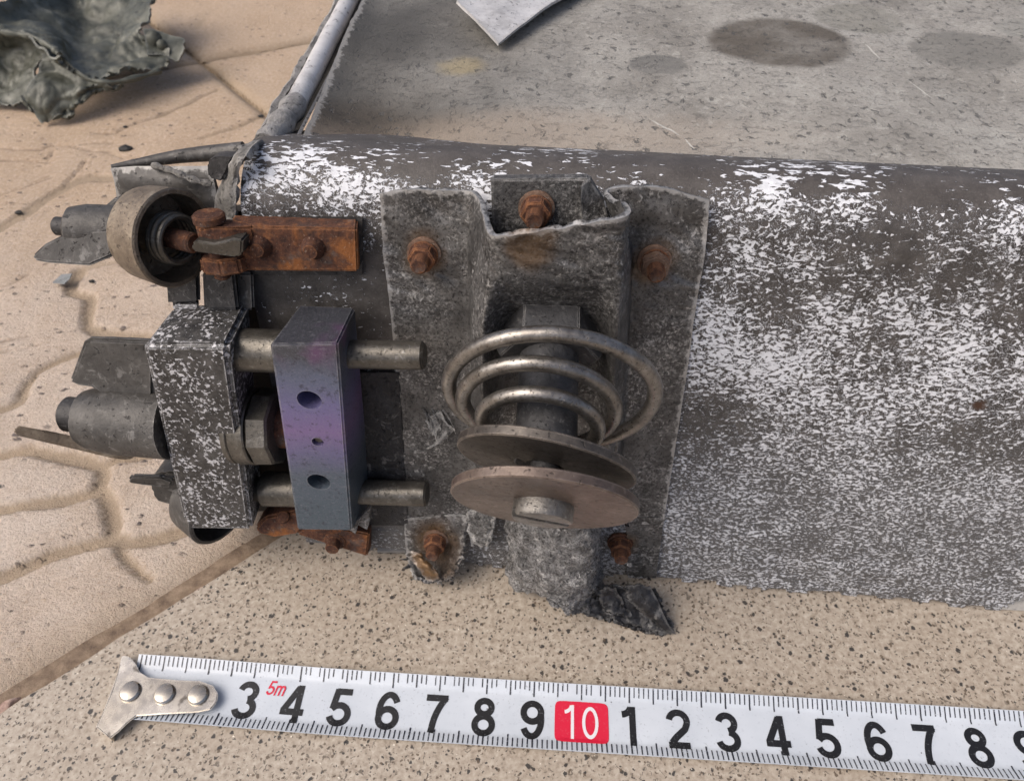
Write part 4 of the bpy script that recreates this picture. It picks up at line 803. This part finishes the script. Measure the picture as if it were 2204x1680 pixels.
rows = [R0,
    mid(540, 824, 1003, 1030, 1072, 1120, 1290, 1332, 1353, 1356, 1518, 1.62, 1.58),
    mid(600, 832, 1003, 1022, 1062, 1110, 1290, 1330, 1354, 1357, 1508, 1.52, 1.52),
    mid(650, 838, 1004, 1018, 1052, 1105, 1280, 1325, 1352, 1356, 1500, 1.25, 1.5),
    mid(700, 843, 1006, 1016, 1046, 1098, 1275, 1322, 1350, 1354, 1492, .90, 1.45),
    mid(780, 850, 1008, 1016, 1044, 1090, 1280, 1318, 1345, 1350, 1482, .72, 1.3),
    mid(870, 856, 1010, 1018, 1044, 1088, 1280, 1315, 1338, 1345, 1468, .70, 1.15),
    mid(960, 862, 1014, 1022, 1046, 1088, 1278, 1310, 1332, 1340, 1454, .75, 1.05),
    mid(1050, 867, 1022, 1030, 1052, 1090, 1275, 1304, 1322, 1332, 1440, .8, 1.0),
    mid(1128, 871, 1030, 1040, 1060, 1092, 1272, 1298, 1314, 1324, 1428, .8, .95)]
Gd = loft(rows, 120, 110)
# the sheet is dented and scuffed most round the mouth of the hat
N = gnormals(Gd); N = N * np.sign(np.sum(N.reshape(-1, 3) @ EN))
for i in range(Gd.shape[0]):
    for j in range(Gd.shape[1]):
        p = Gd[i, j]; k = i / 109; f = 0.05 * max(0.0, 1 - abs(k - 0.1) * 2.6)
        wr = mnoise.noise(Vector((p[0] * 1.2, (p[2] * 3.2 + p[0] * 0.9), 0))) + 0.6 * mnoise.noise(Vector((p[0] * 3, p[2] * 6 + p[0] * 2.5, 4)))
        Gd[i, j] = p + N[i, j] * (0.018 * nz(p, 2.2, 3) + 0.010 * nz(p, 6, 7) + f * (0.5 - abs(wr) * 1.6) * 1.2)
mask = np.ones((109, 119), bool)
for i in range(109):
    for j in range(119):
        p = Gd[i, j]; x, y = proj(p)
        nzv = 6 * mnoise.noise(Vector((p[0] * 3, p[2] * 3, 1)))
        if y > 1092 + nzv * 2 and (1030 < x < 1100): mask[i, j] = False               # broken away beside the hat
        if y > 1100 + nzv * 2 and (1290 < x < 1345): mask[i, j] = False
bracket = shell('hat_bracket', Gd, 0.085, M['bracket'], WR, mask=mask, back=-EN, sharp=60, uvf=lambda p: st(p)[:2], wearw=0.05)
# torn tail of the hat below the discs
rows = [[P(1085, 1110, 0.35), P(1110, 1112, 1.00), P(1170, 1115, 1.40), P(1240, 1115, 1.42), P(1290, 1112, 1.05), P(1302, 1108, 0.30)],
        [P(1090, 1170, 0.35), P(1112, 1175, 1.00), P(1175, 1180, 1.40), P(1240, 1178, 1.42), P(1285, 1172, 1.05), P(1298, 1165, 0.30)],
        [P(1090, 1215, 0.35), P(1112, 1225, 1.00), P(1175, 1235, 1.40), P(1240, 1232, 1.42), P(1282, 1225, 1.05), P(1294, 1215, 0.30)],
        [P(1100, 1245, 0.35), P(1125, 1258, 1.00), P(1180, 1272, 1.40), P(1235, 1280, 1.42), P(1276, 1275, 1.05), P(1288, 1262, 0.30)],
        [P(1122, 1266, 0.35), P(1148, 1280, 1.00), P(1192, 1300, 1.40), P(1228, 1318, 1.42), P(1262, 1312, 1.05), P(1284, 1300, 0.30)]]
shell('torn_flap', ragged(creased(loft(rows, 80, 80), 0.16, 1.3, 2), 'BL', 0.09, 3), 0.085, M['torn'], bracket, wearw=-1, back=-EN, sharp=50)
# left flange corner curled round the lower bolt
rows = [[P(870, 1118, .14), P(920, 1112, .12), P(985, 1108, .14), P(1015, 1112, .12)], [P(872, 1165, .16), P(925, 1165, .12), P(980, 1165, .2), P(1004, 1172, .3)], [P(876, 1200, .25), P(930, 1205, .25), P(978, 1200, .4), P(995, 1205, .5)], [P(884, 1225, .5), P(925, 1236, .5), P(965, 1228, .6), P(985, 1220, .65)], [P(900, 1240, .75), P(925, 1252, .7), P(950, 1246, .75), P(972, 1232, .8)]]
shell('torn_flap', ragged(creased(loft(rows, 50, 50), 0.07, 2.0, 8), 'BR', 0.12, 3.5), 0.07, M['torn_rusty'], bracket, uvf=lambda p: st(p)[:2], back=-EN, sharp=50)
rows = [[P(868, 1192, .35), P(885, 1185, .4), P(905, 1192, .5)], [P(885, 1205, .6), P(910, 1205, .65), P(930, 1215, .7)], [P(900, 1225, .75), P(925, 1225, .8), P(945, 1236, .8)], [P(915, 1250, .75), P(930, 1252, .8), P(945, 1248, .8)]]
shell('torn_flap', ragged(rough(loft(rows, 16, 30), 0.05, 5, 3, 3), 'BLR', 0.05, 5), 0.05, M['bracket'], bracket, uvf=lambda p: st(p)[:2], back=-EN, sharp=50)
rows = [[P(1000, 1100, .2), P(1030, 1098, .3), P(1070, 1100, .35)], [P(1002, 1125, .22), P(1035, 1128, .38), P(1066, 1128, .4)], [P(1005, 1150, .2), P(1035, 1155, .35), P(1062, 1152, .35)], [P(1012, 1172, .15), P(1035, 1180, .25), P(1055, 1176, .25)]]
shell('torn_flap', ragged(rough(loft(rows, 30, 34), 0.07, 4.5, 3, 5), 'BLR', 0.10, 4), 0.06, M['torn'], bracket, back=-EN, sharp=50)
# right flange foot
rows = [[P(1340, 1110, .12), P(1385, 1112, .10), P(1430, 1112, .10)], [P(1345, 1180, .14), P(1380, 1185, .10), P(1420, 1185, .10)], [P(1348, 1235, .2), P(1378, 1245, .14), P(1412, 1245, .12)]]
shell('torn_flap', ragged(rough(loft(rows, 26, 36), 0.03, 3, 3, 5), 'LB', 0.10, 3), 0.07, M['bracket'], bracket, wearw=-1, uvf=lambda p: st(p)[:2], back=-EN, sharp=50)
# peeled sliver on the left flange
rows = [[P(912, 905, .14), P(930, 890, .14), P(950, 880, .14)], [P(925, 925, .25), P(942, 912, .22), P(962, 905, .18)], [P(935, 950, .42), P(955, 935, .35), P(978, 922, .2)], [P(918, 964, .5), P(938, 958, .48), P(972, 935, .22)]]
shell('peeled_sliver', ragged(rough(loft(rows, 16, 24), 0.03, 6, 2), 'TLR', 0.04, 5), 0.04, M['torn'], bracket, back=-EN, sharp=50)
for k in range(9):
    x0 = 912 + k * 5 + random.uniform(-3, 3); y0 = 884 + random.uniform(-8, 8); x1 = 925 + k * 6 + random.uniform(-8, 8); y1 = 930 + random.uniform(0, 30)
    tube('frayed_strand', crom([P(x0, y0, .10), P((x0 + x1) / 2 + 4, (y0 + y1) / 2, .16 + random.uniform(0, .1)), P(x1, y1, .22 + random.uniform(0, .2))], 8), 0.022, M['torn'], bracket, seg=5, rf=lambda k: 1.1 - 0.8 * k)
for k in range(14):
    a = random.uniform(math.pi * 0.95, math.pi * 2.1); c = P(932, 1205, .5); x0, y0 = proj(c); x0 += 55 * math.cos(a); y0 -= 38 * math.sin(a); x1 = x0 + random.uniform(8, 22) * math.cos(a); y1 = y0 - random.uniform(6, 20) * math.sin(a)
    tube('frayed_strand', crom([P(x0, y0, .45), P((x0 + x1) / 2, (y0 + y1) / 2 + 2, .55), P(x1, y1, .6)], 6), 0.03, M['torn'], bracket, seg=5, rf=lambda k: 1.1 - 0.85 * k)
# backing tab inside the mouth of the hat
tabp = [P(1056, 386, .30), P(1268, 384, .30), P(1300, 436, .30), P(1312, 520, .28), P(1060, 520, .28)]
prism('backing_tab', tabp, -EN * 0.24, M['tab'], WR, bevel=0.03)
prism('backing_tab', [P(1268, 384, .31), P(1300, 436, .31), P(1312, 480, .31), P(1255, 480, .5), P(1250, 430, .5), P(1250, 400, .42)], -EN * 0.1, M['tab'], WR, bevel=0.02)

# ---- rusty bolts: washer, nut, threaded end
def rusty_bolt(x, y, d, big=1.0, dark=False, stain=False):
    c = P(x, y, d); ax = EN; mt = M['rust_dark' if dark else 'rust']; s = 0.01 + 0.28 * big
    b = cyl('bolt', c, c + ax * 0.56 * big, 0.135 * big, M['rust_dark'], WR, ch=0.02, wob=0.008)
    lathe('washer', c, ax, [(0, 0), (0, s), (.03, s * 1.02), (.06, s), (.07, s * .92), (.07, 0)], mt if dark else M['rust_pale'], b, seg=32, wob=0.015)
    lathe('washer', c + ax * 0.075, ax, [(0, 0), (0, s * .84), (.04, s * .86), (.05, s * .80), (.05, 0)], mt, b, seg=28, wob=0.02)
    hexnut('nut', c + ax * 0.13, ax, 0.25 * big, 0.20 * big, mt if dark else M['rust_pale'] if x > 1300 else mt, b, rot=x * 0.37)
    for k in range(5):
        lathe('thread', c + ax * (0.34 + 0.042 * k) * big, ax, [(0, .125 * big), (.016, .148 * big), (.032, .125 * big)], M['rust_dark'], b, seg=20)
    return b
rusty_bolt(914, 543, .12); rusty_bolt(1155, 447, .31); rusty_bolt(1408, 560, .12); rusty_bolt(939, 1158, .14); rusty_bolt(1335, 1165, .05, 1.0, True)

# ---- spring bolt: hex nut, shank, conical spring, two discs, slotted screw
hd, el = rad(1.5), rad(-15)
AX = unit(A([math.sin(YAW + hd) * math.cos(el) , -math.cos(YAW + hd) * math.cos(el), math.sin(el)]))
B0 = P(1184, 722, .95)
def at_y(y):
    lo, hi = -2.0, 8.0
    for _ in range(50):
        m_ = (lo + hi) / 2
        if proj(B0 + AX * m_)[1] < y: lo = m_
        else: hi = m_
    return lo
L2 = at_y(1087); L1 = at_y(985); pD2 = B0 + AX * L2; pD1 = B0 + AX * L1
x2 = proj(pD2)[0]; AX = unit(AX + ES * ((1170 - x2) * depth(pD2) / FPX) / L2)          # swing the axis to pass through the lower disc
L2 = at_y(1087); L1 = at_y(990); pD2 = B0 + AX * L2; pD1 = B0 + AX * L1; r2 = px2cm(203, pD2); r1 = px2cm(195, pD1)
sb = cyl('spring_bolt', B0 - AX * 0.2, B0 + AX * (at_y(1003) - 0.05), px2cm(64, B0 + AX * 0.6), M['nut'], WR, seg=48)
rh = px2cm(107, B0)
hexnut('hex_nut', B0 - AX * 0.12, AX, rh * 1.05, 0.55, M['nut'], sb, rot=rad(0))
AD1 = unit(AX - ES * 0.17 - Z * 0.13); AD2 = unit(AX - ES * 0.07 - Z * 0.07); pD1 = B0 + AX * at_y(1003)
lathe('spring_disc', pD1 - AD1 * 0.16, AD1, [(0, 0.3), (0, r1 - .02), (.02, r1), (.14, r1), (.16, r1 - .02), (.16, 0.30), (.10, .28), (.10, 0)], M['disc_dark'], sb, seg=96)
lathe('spring_disc', pD2 - AD2 * 0.16, AD2, [(0, 0.3), (0, r2 - .02), (.02, r2), (.14, r2), (.16, r2 - .02), (.16, 0.0)], M['disc'], sb, seg=96)
cyl('disc_spacer', pD1 - AX * .1, pD2 - AX * 0.05, 0.22, M['nut'], sb)
sc_ = lathe('screw_head', pD2, AD2, [(0, 0), (0, px2cm(66, pD2)), (.20, px2cm(66, pD2)), (.235, px2cm(63, pD2)), (.24, 0)], M['screw'], sb, seg=56)
_, u, w = frame(AX); sd = unit(ES * 0.93 - ET * 0.35); sd = unit(sd - AX * (sd @ AX)); sw = np.cross(AX, sd); q0 = pD2 + AX * 0.10
cc = hexa('c', [q0 + sd * 1.2 + sw * .07, q0 + sd * 1.2 - sw * .07, q0 - sd * 1.2 - sw * .07, q0 - sd * 1.2 + sw * .07], [q0 + AX * .4 + sd * 1.2 + sw * .07, q0 + AX * .4 + sd * 1.2 - sw * .07, q0 + AX * .4 - sd * 1.2 - sw * .07, q0 + AX * .4 - sd * 1.2 + sw * .07], M['hollow'], bevel=0)
cut(sc_, [cc])
La, Lb, Lc = at_y(852), at_y(880), at_y(918)
ctrl = [(0.0, La - .05, px2cm(219, B0 + AX * La), 8), (0.5, La, px2cm(219, B0 + AX * La), 8)]
pts = []
turn = 2.88; N_ = 240
Rs = [px2cm(222, B0 + AX * La), px2cm(166, B0 + AX * Lb), px2cm(122, B0 + AX * Lc), px2cm(110, B0 + AX * Lc)]
Ls = [La, Lb, Lc, at_y(950)]
cshift = [8, -12, -10, -5]
_, u, w = frame(AX)
AC = unit(AX * math.cos(rad(5.5)) + ET * math.sin(rad(5.5))); uu = unit(ES - AC * (ES @ AC) - ET * 0.06); ww = np.cross(AC, uu); 
if ww[2] < 0: ww = -ww
for i in range(N_):
    k = i / (N_ - 1) * turn; a = math.pi * (1.0 + 0.32) - 2 * math.pi * k        # starts at lower left, over the top, clockwise
    f = max(0.0, k - 0.05)
    Rr = np.interp(f, [0, .55, 1.2, 2.2, 3.2], [Rs[0], Rs[0], Rs[1] * 1.04, Rs[2] * 1.03, Rs[3]]); Ll = np.interp(f, [0, .5, 1.45, 2.45, 3.3], [La - .02, La, Lb, Lc, Ls[3]]); sh = np.interp(f, [0, .5, 1.45, 2.45], [8, 8, -10, -10])
    c = B0 + AX * Ll; c = c + ES * px2cm(sh, c); pts.append(c + (uu * math.cos(a) + ww * math.sin(a)) * Rr)
tube('coil_spring', pts, px2cm(16.5, B0 + AX * La), M['spring'], sb, seg=18)

# ---- charred strip trailing on the slab under the torn flap
def gz(x, y, z): return G(x, y, z)
rows = [[gz(1225, 1290, .6), gz(1255, 1300, .45), gz(1290, 1262, .75), gz(1320, 1255, .7)], [gz(1250, 1318, .35), gz(1300, 1315, .25), gz(1335, 1285, .5), gz(1360, 1268, .7)], [gz(1310, 1335, .12), gz(1345, 1335, .10), gz(1370, 1305, .35), gz(1385, 1275, .65)], [gz(1365, 1352, .08), gz(1390, 1350, .08), gz(1405, 1320, .25), gz(1402, 1268, .7)], [gz(1420, 1366, .08), gz(1440, 1362, .1), gz(1448, 1345, .15), gz(1412, 1262, .75)]]
shell('charred_strip', ragged(creased(loft(rows, 60, 60), 0.10, 1.6, 4), 'TBL', 0.13, 4), 0.05, M['ribbon'], bracket, back=-Z, sharp=45)
rows = [[gz(1338, 1262, 1.0), gz(1365, 1256, 1.1), gz(1398, 1258, 1.0)], [gz(1352, 1290, .75), gz(1382, 1292, .8), gz(1418, 1296, .7)], [gz(1378, 1318, .45), gz(1405, 1325, .5), gz(1435, 1335, .4)], [gz(1412, 1345, .15), gz(1432, 1355, .15), gz(1455, 1366, .1)]]
shell('charred_strip', ragged(creased(loft(rows, 24, 36), 0.05, 1.6, 9), 'TL', 0.08, 4), 0.05, M['ribbon'], bracket, back=-Z, sharp=45)
rows = [[gz(1285, 1270, .9), gz(1308, 1262, 1.0), gz(1330, 1262, .9)], [gz(1290, 1295, .6), gz(1315, 1298, .55), gz(1345, 1296, .5)], [gz(1300, 1318, .3), gz(1328, 1325, .3), gz(1365, 1330, .2)]]
shell('charred_strip', ragged(creased(loft(rows, 24, 30), 0.06, 2.0, 3), 'TBLR', 0.10, 4), 0.05, M['ribbon'], bracket, back=-Z, sharp=45)
# pale flange behind the broken right foot
shell('foot_flange', A([[G(2140, 1310, .05), G(2230, 1315, .05)], [G(2160, 1285, .2), G(2230, 1290, .25)], [G(2185, 1240, .6), G(2230, 1225, .8)]]), 0.08, M['panel'], WR, uvf=lambda p: (p[0] * 1.0 + 3, p[2] + p[1] + 5), back=A([0, 1, -.5]))

# ------------------------------------------------------------------ bent sheet lying on the skin
rows = [[G(983, 2, 9.47), G(1040, 58, 9.31), G(1073, 93, 9.17)], [G(1010, -30, 9.39), G(1080, 15, 9.36), G(1125, 52, 9.23)], [G(1050, -70, 9.20), G(1130, -25, 9.31), G(1200, 0, 9.25)], [G(1100, -110, 9.06), G(1200, -70, 9.09), G(1290, -40, 9.06)]]
o = shell('bent_sheet', rough(loft(rows, 30, 30), 0.02, 1.5), 0.06, M['bent'], back=-Z)
tag(o, 'pale corner of a bent metal sheet lying on the grey skin panel', 'metal sheet')

# ------------------------------------------------------------------ crumpled olive sheet on the tiles
CR = new_empty('crumpled_sheet', G(170, 200, 0.00), 'crumpled olive grey torn sheet metal with a rivet, lying on the tiles behind', 'metal debris')
rows = [[G(-40, 20, 3.30), G(60, -10, 2.75), G(180, -45, 2.31), G(300, -40, 2.42), G(345, -30, 2.53)],
        [G(-30, 45, 3.03), G(50, 35, 2.42), G(170, 15, 1.43), G(270, 20, 1.76), G(325, 20, 2.31)],
        [G(20, 58, 2.86), G(90, 70, 2.42), G(180, 70, 1.10), G(262, 62, 1.54), G(305, 58, 2.09)],
        [G(60, 72, 2.75), G(110, 92, 2.31), G(175, 110, 1.16), G(262, 100, 1.32), G(330, 90, 1.59)],
        [G(110, 108, 2.53), G(135, 125, 2.04), G(195, 145, 1.43), G(280, 138, 1.32), G(370, 110, 1.43)],
        [G(130, 118, 2.37), G(160, 145, 1.87), G(215, 168, 1.43), G(290, 152, 1.26), G(372, 138, 1.10)]]
up = shell('crumpled_skin', ragged(creased(loft(rows, 90, 80), 0.42, 0.40, 5), 'RB', 0.28, 0.9), 0.10, M['crumple'], CR, back=-Z, sharp=60)
rows = [[G(308, 60, 2.09), G(345, 68, 1.87), G(398, 84, 1.65)], [G(312, 85, 1.81), G(345, 90, 1.65), G(396, 108, 1.43)], [G(318, 118, 1.49), G(350, 120, 1.32), G(384, 134, 1.10)]]
ear = shell('torn_ear', ragged(rough(loft(rows, 30, 26), 0.08, 0.9, 2), 'R', 0.15, 1.0), 0.10, M['crumple'], CR, back=-Z, sharp=60)
c = G(332, 83, 1.84); lathe('rivet', c, unit(CP - c), [(0, .34), (.1, .33), (.2, .22), (.25, 0)], M['crumple'], ear, seg=20)
c = G(349, 97, 1.65); lathe('rivet', c, unit(CP - c), [(0, .24), (.08, .22), (.15, .12), (.17, 0)], M['crumple'], ear, seg=20)
rows = [[G(125, 112, 2.04), G(150, 140, 1.76), G(185, 165, 1.49), G(235, 182, 1.16), G(262, 172, 1.10)], [G(95, 128, 1.87), G(125, 165, 1.49), G(165, 195, 1.21), G(200, 195, 1.04), G(240, 183, 1.04)], [G(75, 165, 1.54), G(105, 200, 1.10), G(140, 220, 0.77), G(165, 225, 0.72), G(190, 212, 0.77)], [G(62, 205, 0.99), G(92, 232, 0.66), G(125, 240, 0.50), G(150, 240, 0.44), G(166, 228, 0.55)], [G(60, 228, 0.66), G(92, 262, 0.19), G(120, 258, 0.19), G(145, 258, 0.19), G(160, 246, 0.28)]]
shell('crumpled_skin', ragged(creased(loft(rows, 70, 70), 0.30, 0.5, 4), 'BR', 0.26, 0.9), 0.10, M['crumple'], CR, back=-Z, sharp=60)
rows = [[G(-40, 70, 2.64), G(20, 76, 2.53), G(75, 80, 2.48), G(118, 105, 2.31)], [G(-40, 110, 1.87), G(10, 110, 1.65), G(50, 112, 1.65), G(90, 128, 1.76)], [G(-40, 170, 0.94), G(5, 165, 0.83), G(40, 160, 0.99), G(72, 165, 1.32)], [G(-40, 225, 0.22), G(0, 232, 0.22), G(38, 225, 0.44), G(60, 212, 0.83)]]
shell('crumpled_skin', ragged(creased(loft(rows, 60, 60), 0.36, 0.45, 7), 'B', 0.26, 1.0), 0.10, M['crumple'], CR, back=-Z, sharp=60)
tube('folded_edge', crom([G(-30, 60, 2.75), G(20, 72, 2.70), G(70, 80, 2.61), G(110, 102, 2.48), G(128, 118, 2.31)], 40), 0.14, M['crumple'], CR, seg=10, rf=lambda k: 1 + .25 * math.sin(31 * k))
tube('folded_edge', crom([G(130, 112, 2.15), G(158, 148, 1.71), G(195, 172, 1.38), G(240, 178, 1.21), G(300, 166, 1.10), G(345, 152, 1.04)], 50), 0.11, M['crumple'], CR, seg=8, rf=lambda k: 1 + .3 * math.sin(27 * k))
# small stuff on the tiles
fl = [G(112, 608, .08), G(132, 590, .12), G(155, 588, .16), G(150, 600, .13), G(138, 611, .1)]
tag(prism('paint_flake', fl, -Z * 0.03, M['flake'], bevel=0.006), 'grey angular paint flake on the tile under the upper fin', 'paint flake')
for i, (x, y, r, lab) in enumerate(((270, 320, .22, 'largest black crumb on the tile above the channel fitting'), (197, 605, .07, 'small dark crumb right of the grey paint flake'), (40, 457, .10, 'dark crumb on the tile near the left edge, above the upper fin'), (270, 273, .08, 'tiny dark crumb on the tile below the crumpled sheet'), (562, 250, .10, 'dark crumb on the tile beside the torn panel edge'))):
    c = G(x, y, floor_z + 0.02); me_pts = []
    ax, u, w = frame(Z); V = []; F = []
    for a in range(6):
        for b in range(8):
            th = math.pi * a / 5; ph = 2 * math.pi * b / 8; V.append(c + A([math.sin(th) * math.cos(ph) * 1.4, math.sin(th) * math.sin(ph), math.cos(th) * .6]) * r * (1 + .35 * nz((th * 2, ph, i), 1.3)))
    for a in range(5):
        for b in range(8): F.append((a * 8 + b, a * 8 + (b + 1) % 8, (a + 1) * 8 + (b + 1) % 8, (a + 1) * 8 + b))
    tag(obj('debris_crumb', V, F, M['crumb']), lab, 'crumb', 'black crumbs scattered on the tiles')

# ------------------------------------------------------------------ tape measure
T10 = G(1252, 1544, .08); T3 = G(540, 1503, .10); T18 = G(2118, 1602, .08)
td = unit(T18 - T3); td[2] = 0; td = unit(td); tn = A([-td[1], td[0], 0])
CM = float((T18 - T3) @ td) / 15.0
HALF = 0.655
def tape_pt(l, v, lift=0.0):
    """l = centimetre mark, v = across (-HALF near .. HALF far)"""
    lc = max(l, 2.2)
    bow = (2.2 - lc) * 0
    c = T10 + td * (l - 10) * CM + tn * (0.05 * math.exp(-((l - 1.0) / 3.2) ** 2) + 0.0); z = 0.03 + 0.02 * (v / HALF) ** 2 + 0.10 * max(0.0, abs(v) / HALF - 0.62) / 0.38 * min(1.0, max(0.0, abs(v) / HALF - 0.5) / 0.25) + 0.06 * math.exp(-((l - 0.0) / 2.5) ** 2)
    p = c + tn * v; return A([p[0], p[1], z + lift])
TM = new_empty('tape_measure', G(1252, 1544, 0), 'white steel tape measure blade with black numbers and a riveted hook, on the granite', 'tape measure')
rows = [[tape_pt(l, v) for v in np.linspace(-HALF, HALF, 31)] for l in np.linspace(0.42, 24, 150)]
shell('blade', A(rows), 0.012, M['tape'], TM, uvf=lambda p: (float((p - T10) @ td), float((p - T10) @ tn)), back=-Z, sharp=60)
INK = 0.006
def flat(name, polys, m, z=INK, **kw):
    """polys in tape coordinates (l, v) -> thin print on the blade"""
    V = []; F = []
    for poly in polys:
        b = len(V); V += [tape_pt(l, v, z) for l, v in poly]; F.append(tuple(range(b, b + len(poly))))
    return obj(name, V, F, m, TM, smooth=False, **kw)
def sub_quad(l0, l1, v0, v1, n=6):
    out = []
    for k in range(n):
        a = v0 + (v1 - v0) * k / n; b = v0 + (v1 - v0) * (k + 1) / n; out.append([(l0, a), (l1, a), (l1, b), (l0, b)])
    return out
ticks = []
for k in range(5, 236):
    l = k / 10; w = 0.012 if k % 5 else 0.015
    w *= random.uniform(0.85, 1.15)
    for side in (1, -1):
        ln = 0.20 if k % 5 else (0.27 if k % 10 else 0.27)
        if side > 0: ln = 0.19 if k % 5 else 0.29
        if side > 0 and 36 < k < 110 and k % 5 and random.random() < 0.22: continue
        if side > 0 and 30 < k < 100: ln *= random.uniform(0.75, 1.0)
        v0 = side * (HALF - 0.012); v1 = side * (HALF - ln); ticks += sub_quad(l - w, l + w, min(v0, v1), max(v0, v1), 4)
o = flat('graduation_marks', ticks, M['tickink']); o['kind'] = 'stuff'
def arc(cx, cy, rx, ry, a0, a1, n=22): return [(cx + rx * math.cos(rad(a)), cy + ry * math.sin(rad(a))) for a in np.linspace(a0, a1, n)]
def lin(*pts): return [p for a, b in zip(pts[:-1], pts[1:]) for p in [(a[0] + (b[0] - a[0]) * k, a[1] + (b[1] - a[1]) * k) for k in np.linspace(0, 1, 7)[:-1]]] + [pts[-1]]
GLYPH = {  # centre lines in a 0.5 x 0.74 box
    '1': [lin((.315, 0), (.315, .74)), arc(.10, .76, .19, .175, -88, -12, 8)],
    '2': [arc(.25, .515, .175, .165, 172, -28) + lin((.375, .37), (.20, .215), (.105, .105)), lin((.04, .064), (.455, .064))],
    '3': [arc(.24, .535, .155, .145, 168, -82), arc(.24, .215, .18, .155, 80, -168)],
    '4': [lin((.345, 0), (.345, .74)), lin((.315, .70), (.075, .245)), lin((.015, .215), (.485, .215))],
    '5': [lin((.44, .676), (.125, .676)), lin((.15, .72), (.092, .335)), arc(.235, .235, .183, .175, 148, -165)],
    '6': [arc(.255, .37, .185, .31, 32, 205), arc(.25, .23, .175, .17, 0, 360, 40)],
    '7': [lin((.03, .676), (.47, .676)), crom([(.43, .70), (.31, .50), (.225, .27), (.185, 0)], 20).tolist()],
    '8': [arc(.25, .55, .142, .128, 0, 360, 40), arc(.25, .22, .172, .16, 0, 360, 40)],
    '9': [arc(.245, .37, .185, .31, 212, 385), arc(.25, .51, .175, .17, 0, 360, 40)],
    '0': [arc(.25, .37, .175, .31, 0, 360, 48)],
    'm': [lin((.06, 0), (.06, .5)), lin((.06, .30), (.06, .36)) [:2] + arc(.185, .36, .125, .105, 180, 0, 14) + lin((.31, .36), (.31, 0)), arc(.435, .36, .125, .105, 180, 0, 14) + lin((.56, .36), (.56, 0))],
}
def ribbon(pts, w):
    p = [A(pts[0])]
    for q_ in pts[1:]:
        if np.linalg.norm(A(q_) - p[-1]) > 1e-5: p.append(A(q_))
    p = A(p); closed = np.linalg.norm(p[0] - p[-1]) < 1e-4; t = np.gradient(p, axis=0)
    if closed: t[0] = t[-1] = p[1] - p[-2]
    t /= np.linalg.norm(t, axis=1, keepdims=True); nn = np.stack([-t[:, 1], t[:, 0]], 1) * w / 2
    return p + nn, p - nn
def numeral(body, l, v, h, m, w=0.128, z=INK, name='numeral', shear=0.0, sx=1.0, adv=0.56):
    V = []; F = []; x = 0.0; lift = 0; W_ = adv * (len(body) - 1) + 0.5; k = h / 0.74
    for ch in body:
        for stroke in GLYPH[ch]:
            a, b = ribbon(stroke, w); o_ = len(V); n_ = len(a)
            for q_ in list(a) + list(b):
                u_ = (q_[0] + x - W_ / 2 + shear * (q_[1] - .37)) * k * sx; V.append(tape_pt(l + u_ / CM, v + (q_[1] - .37) * k, z + lift))
            F += [(o_ + i, o_ + i + 1, o_ + n_ + i + 1, o_ + n_ + i) for i in range(n_ - 1)]; lift += 0.0012
        x += adv
    return obj(name, V, F, m, TM, smooth=False)
for n in range(3, 20):
    if n != 10: numeral(str(n % 10), n - 0.02, -0.085, 0.76, M['ink'])
bl = []
for a in np.linspace(0, 2 * math.pi, 41)[:-1]:
    e = 0.22; c_, s_ = math.cos(a), math.sin(a); bl.append((10.0 + math.copysign(abs(c_) ** e, c_) * 0.555, -0.07 + math.copysign(abs(s_) ** e, s_) * 0.40))
V = [tape_pt(10, -0.07, INK + .002)] ; rings = 5
for r in range(1, rings + 1): V += [tape_pt(10 + (l - 10) * r / rings, -0.07 + (v + .07) * r / rings, INK + .002) for l, v in bl]
n = len(bl); F = [(0, 1 + i, 1 + (i + 1) % n) for i in range(n)]
for r in range(1, rings):
    b0 = 1 + (r - 1) * n; b1 = 1 + r * n; F += [(b0 + i, b1 + i, b1 + (i + 1) % n, b0 + (i + 1) % n) for i in range(n)]
obj('number_badge', V, F, M['red'], TM, smooth=False)
numeral('10', 9.97, -0.075, 0.66, M['white'], w=0.082, z=INK + .006, sx=0.86, adv=0.54)
numeral('5m', 3.53, 0.20, 0.30, M['red'], w=0.10, shear=0.22, sx=0.85, adv=0.52)
# hook
def hk(x, y, z): return G(x, y, z)
hz = 0.25
out = [(262, 1409), (278, 1412), (292, 1428), (300, 1445), (318, 1456), (380, 1462), (430, 1464), (458, 1474), (469, 1492), (466, 1510), (452, 1526), (425, 1532), (350, 1536), (292, 1540), (272, 1556), (255, 1573), (236, 1588), (206, 1563), (222, 1530), (240, 1490), (252, 1450)]
hook = prism('hook', [hk(x, y, hz) for x, y in out], -Z * 0.05, M['hook'], TM, bevel=0.02)
prism('hook_lip', [hk(206, 1563, hz - .02), hk(236, 1588, hz - .02), hk(240, 1582, hz - .02), hk(256, 1462, hz - .02), hk(262, 1409, hz - .02), hk(252, 1450, hz - .02), hk(222, 1530, hz - .02)], -Z * 0.24, M['hook'], hook, bevel=0.01)
for (x, y) in ((281, 1488), (355, 1493), (427, 1495)):
    c = hk(x, y, hz); r = px2cm(22, c); lathe('rivet', c - Z * 0.01, Z, [(0, r * 1.02), (.05, r * 1.0), (.085, r * 0.85), (.10, r * 0.5), (.104, 0)], M['hook'], hook, seg=32)
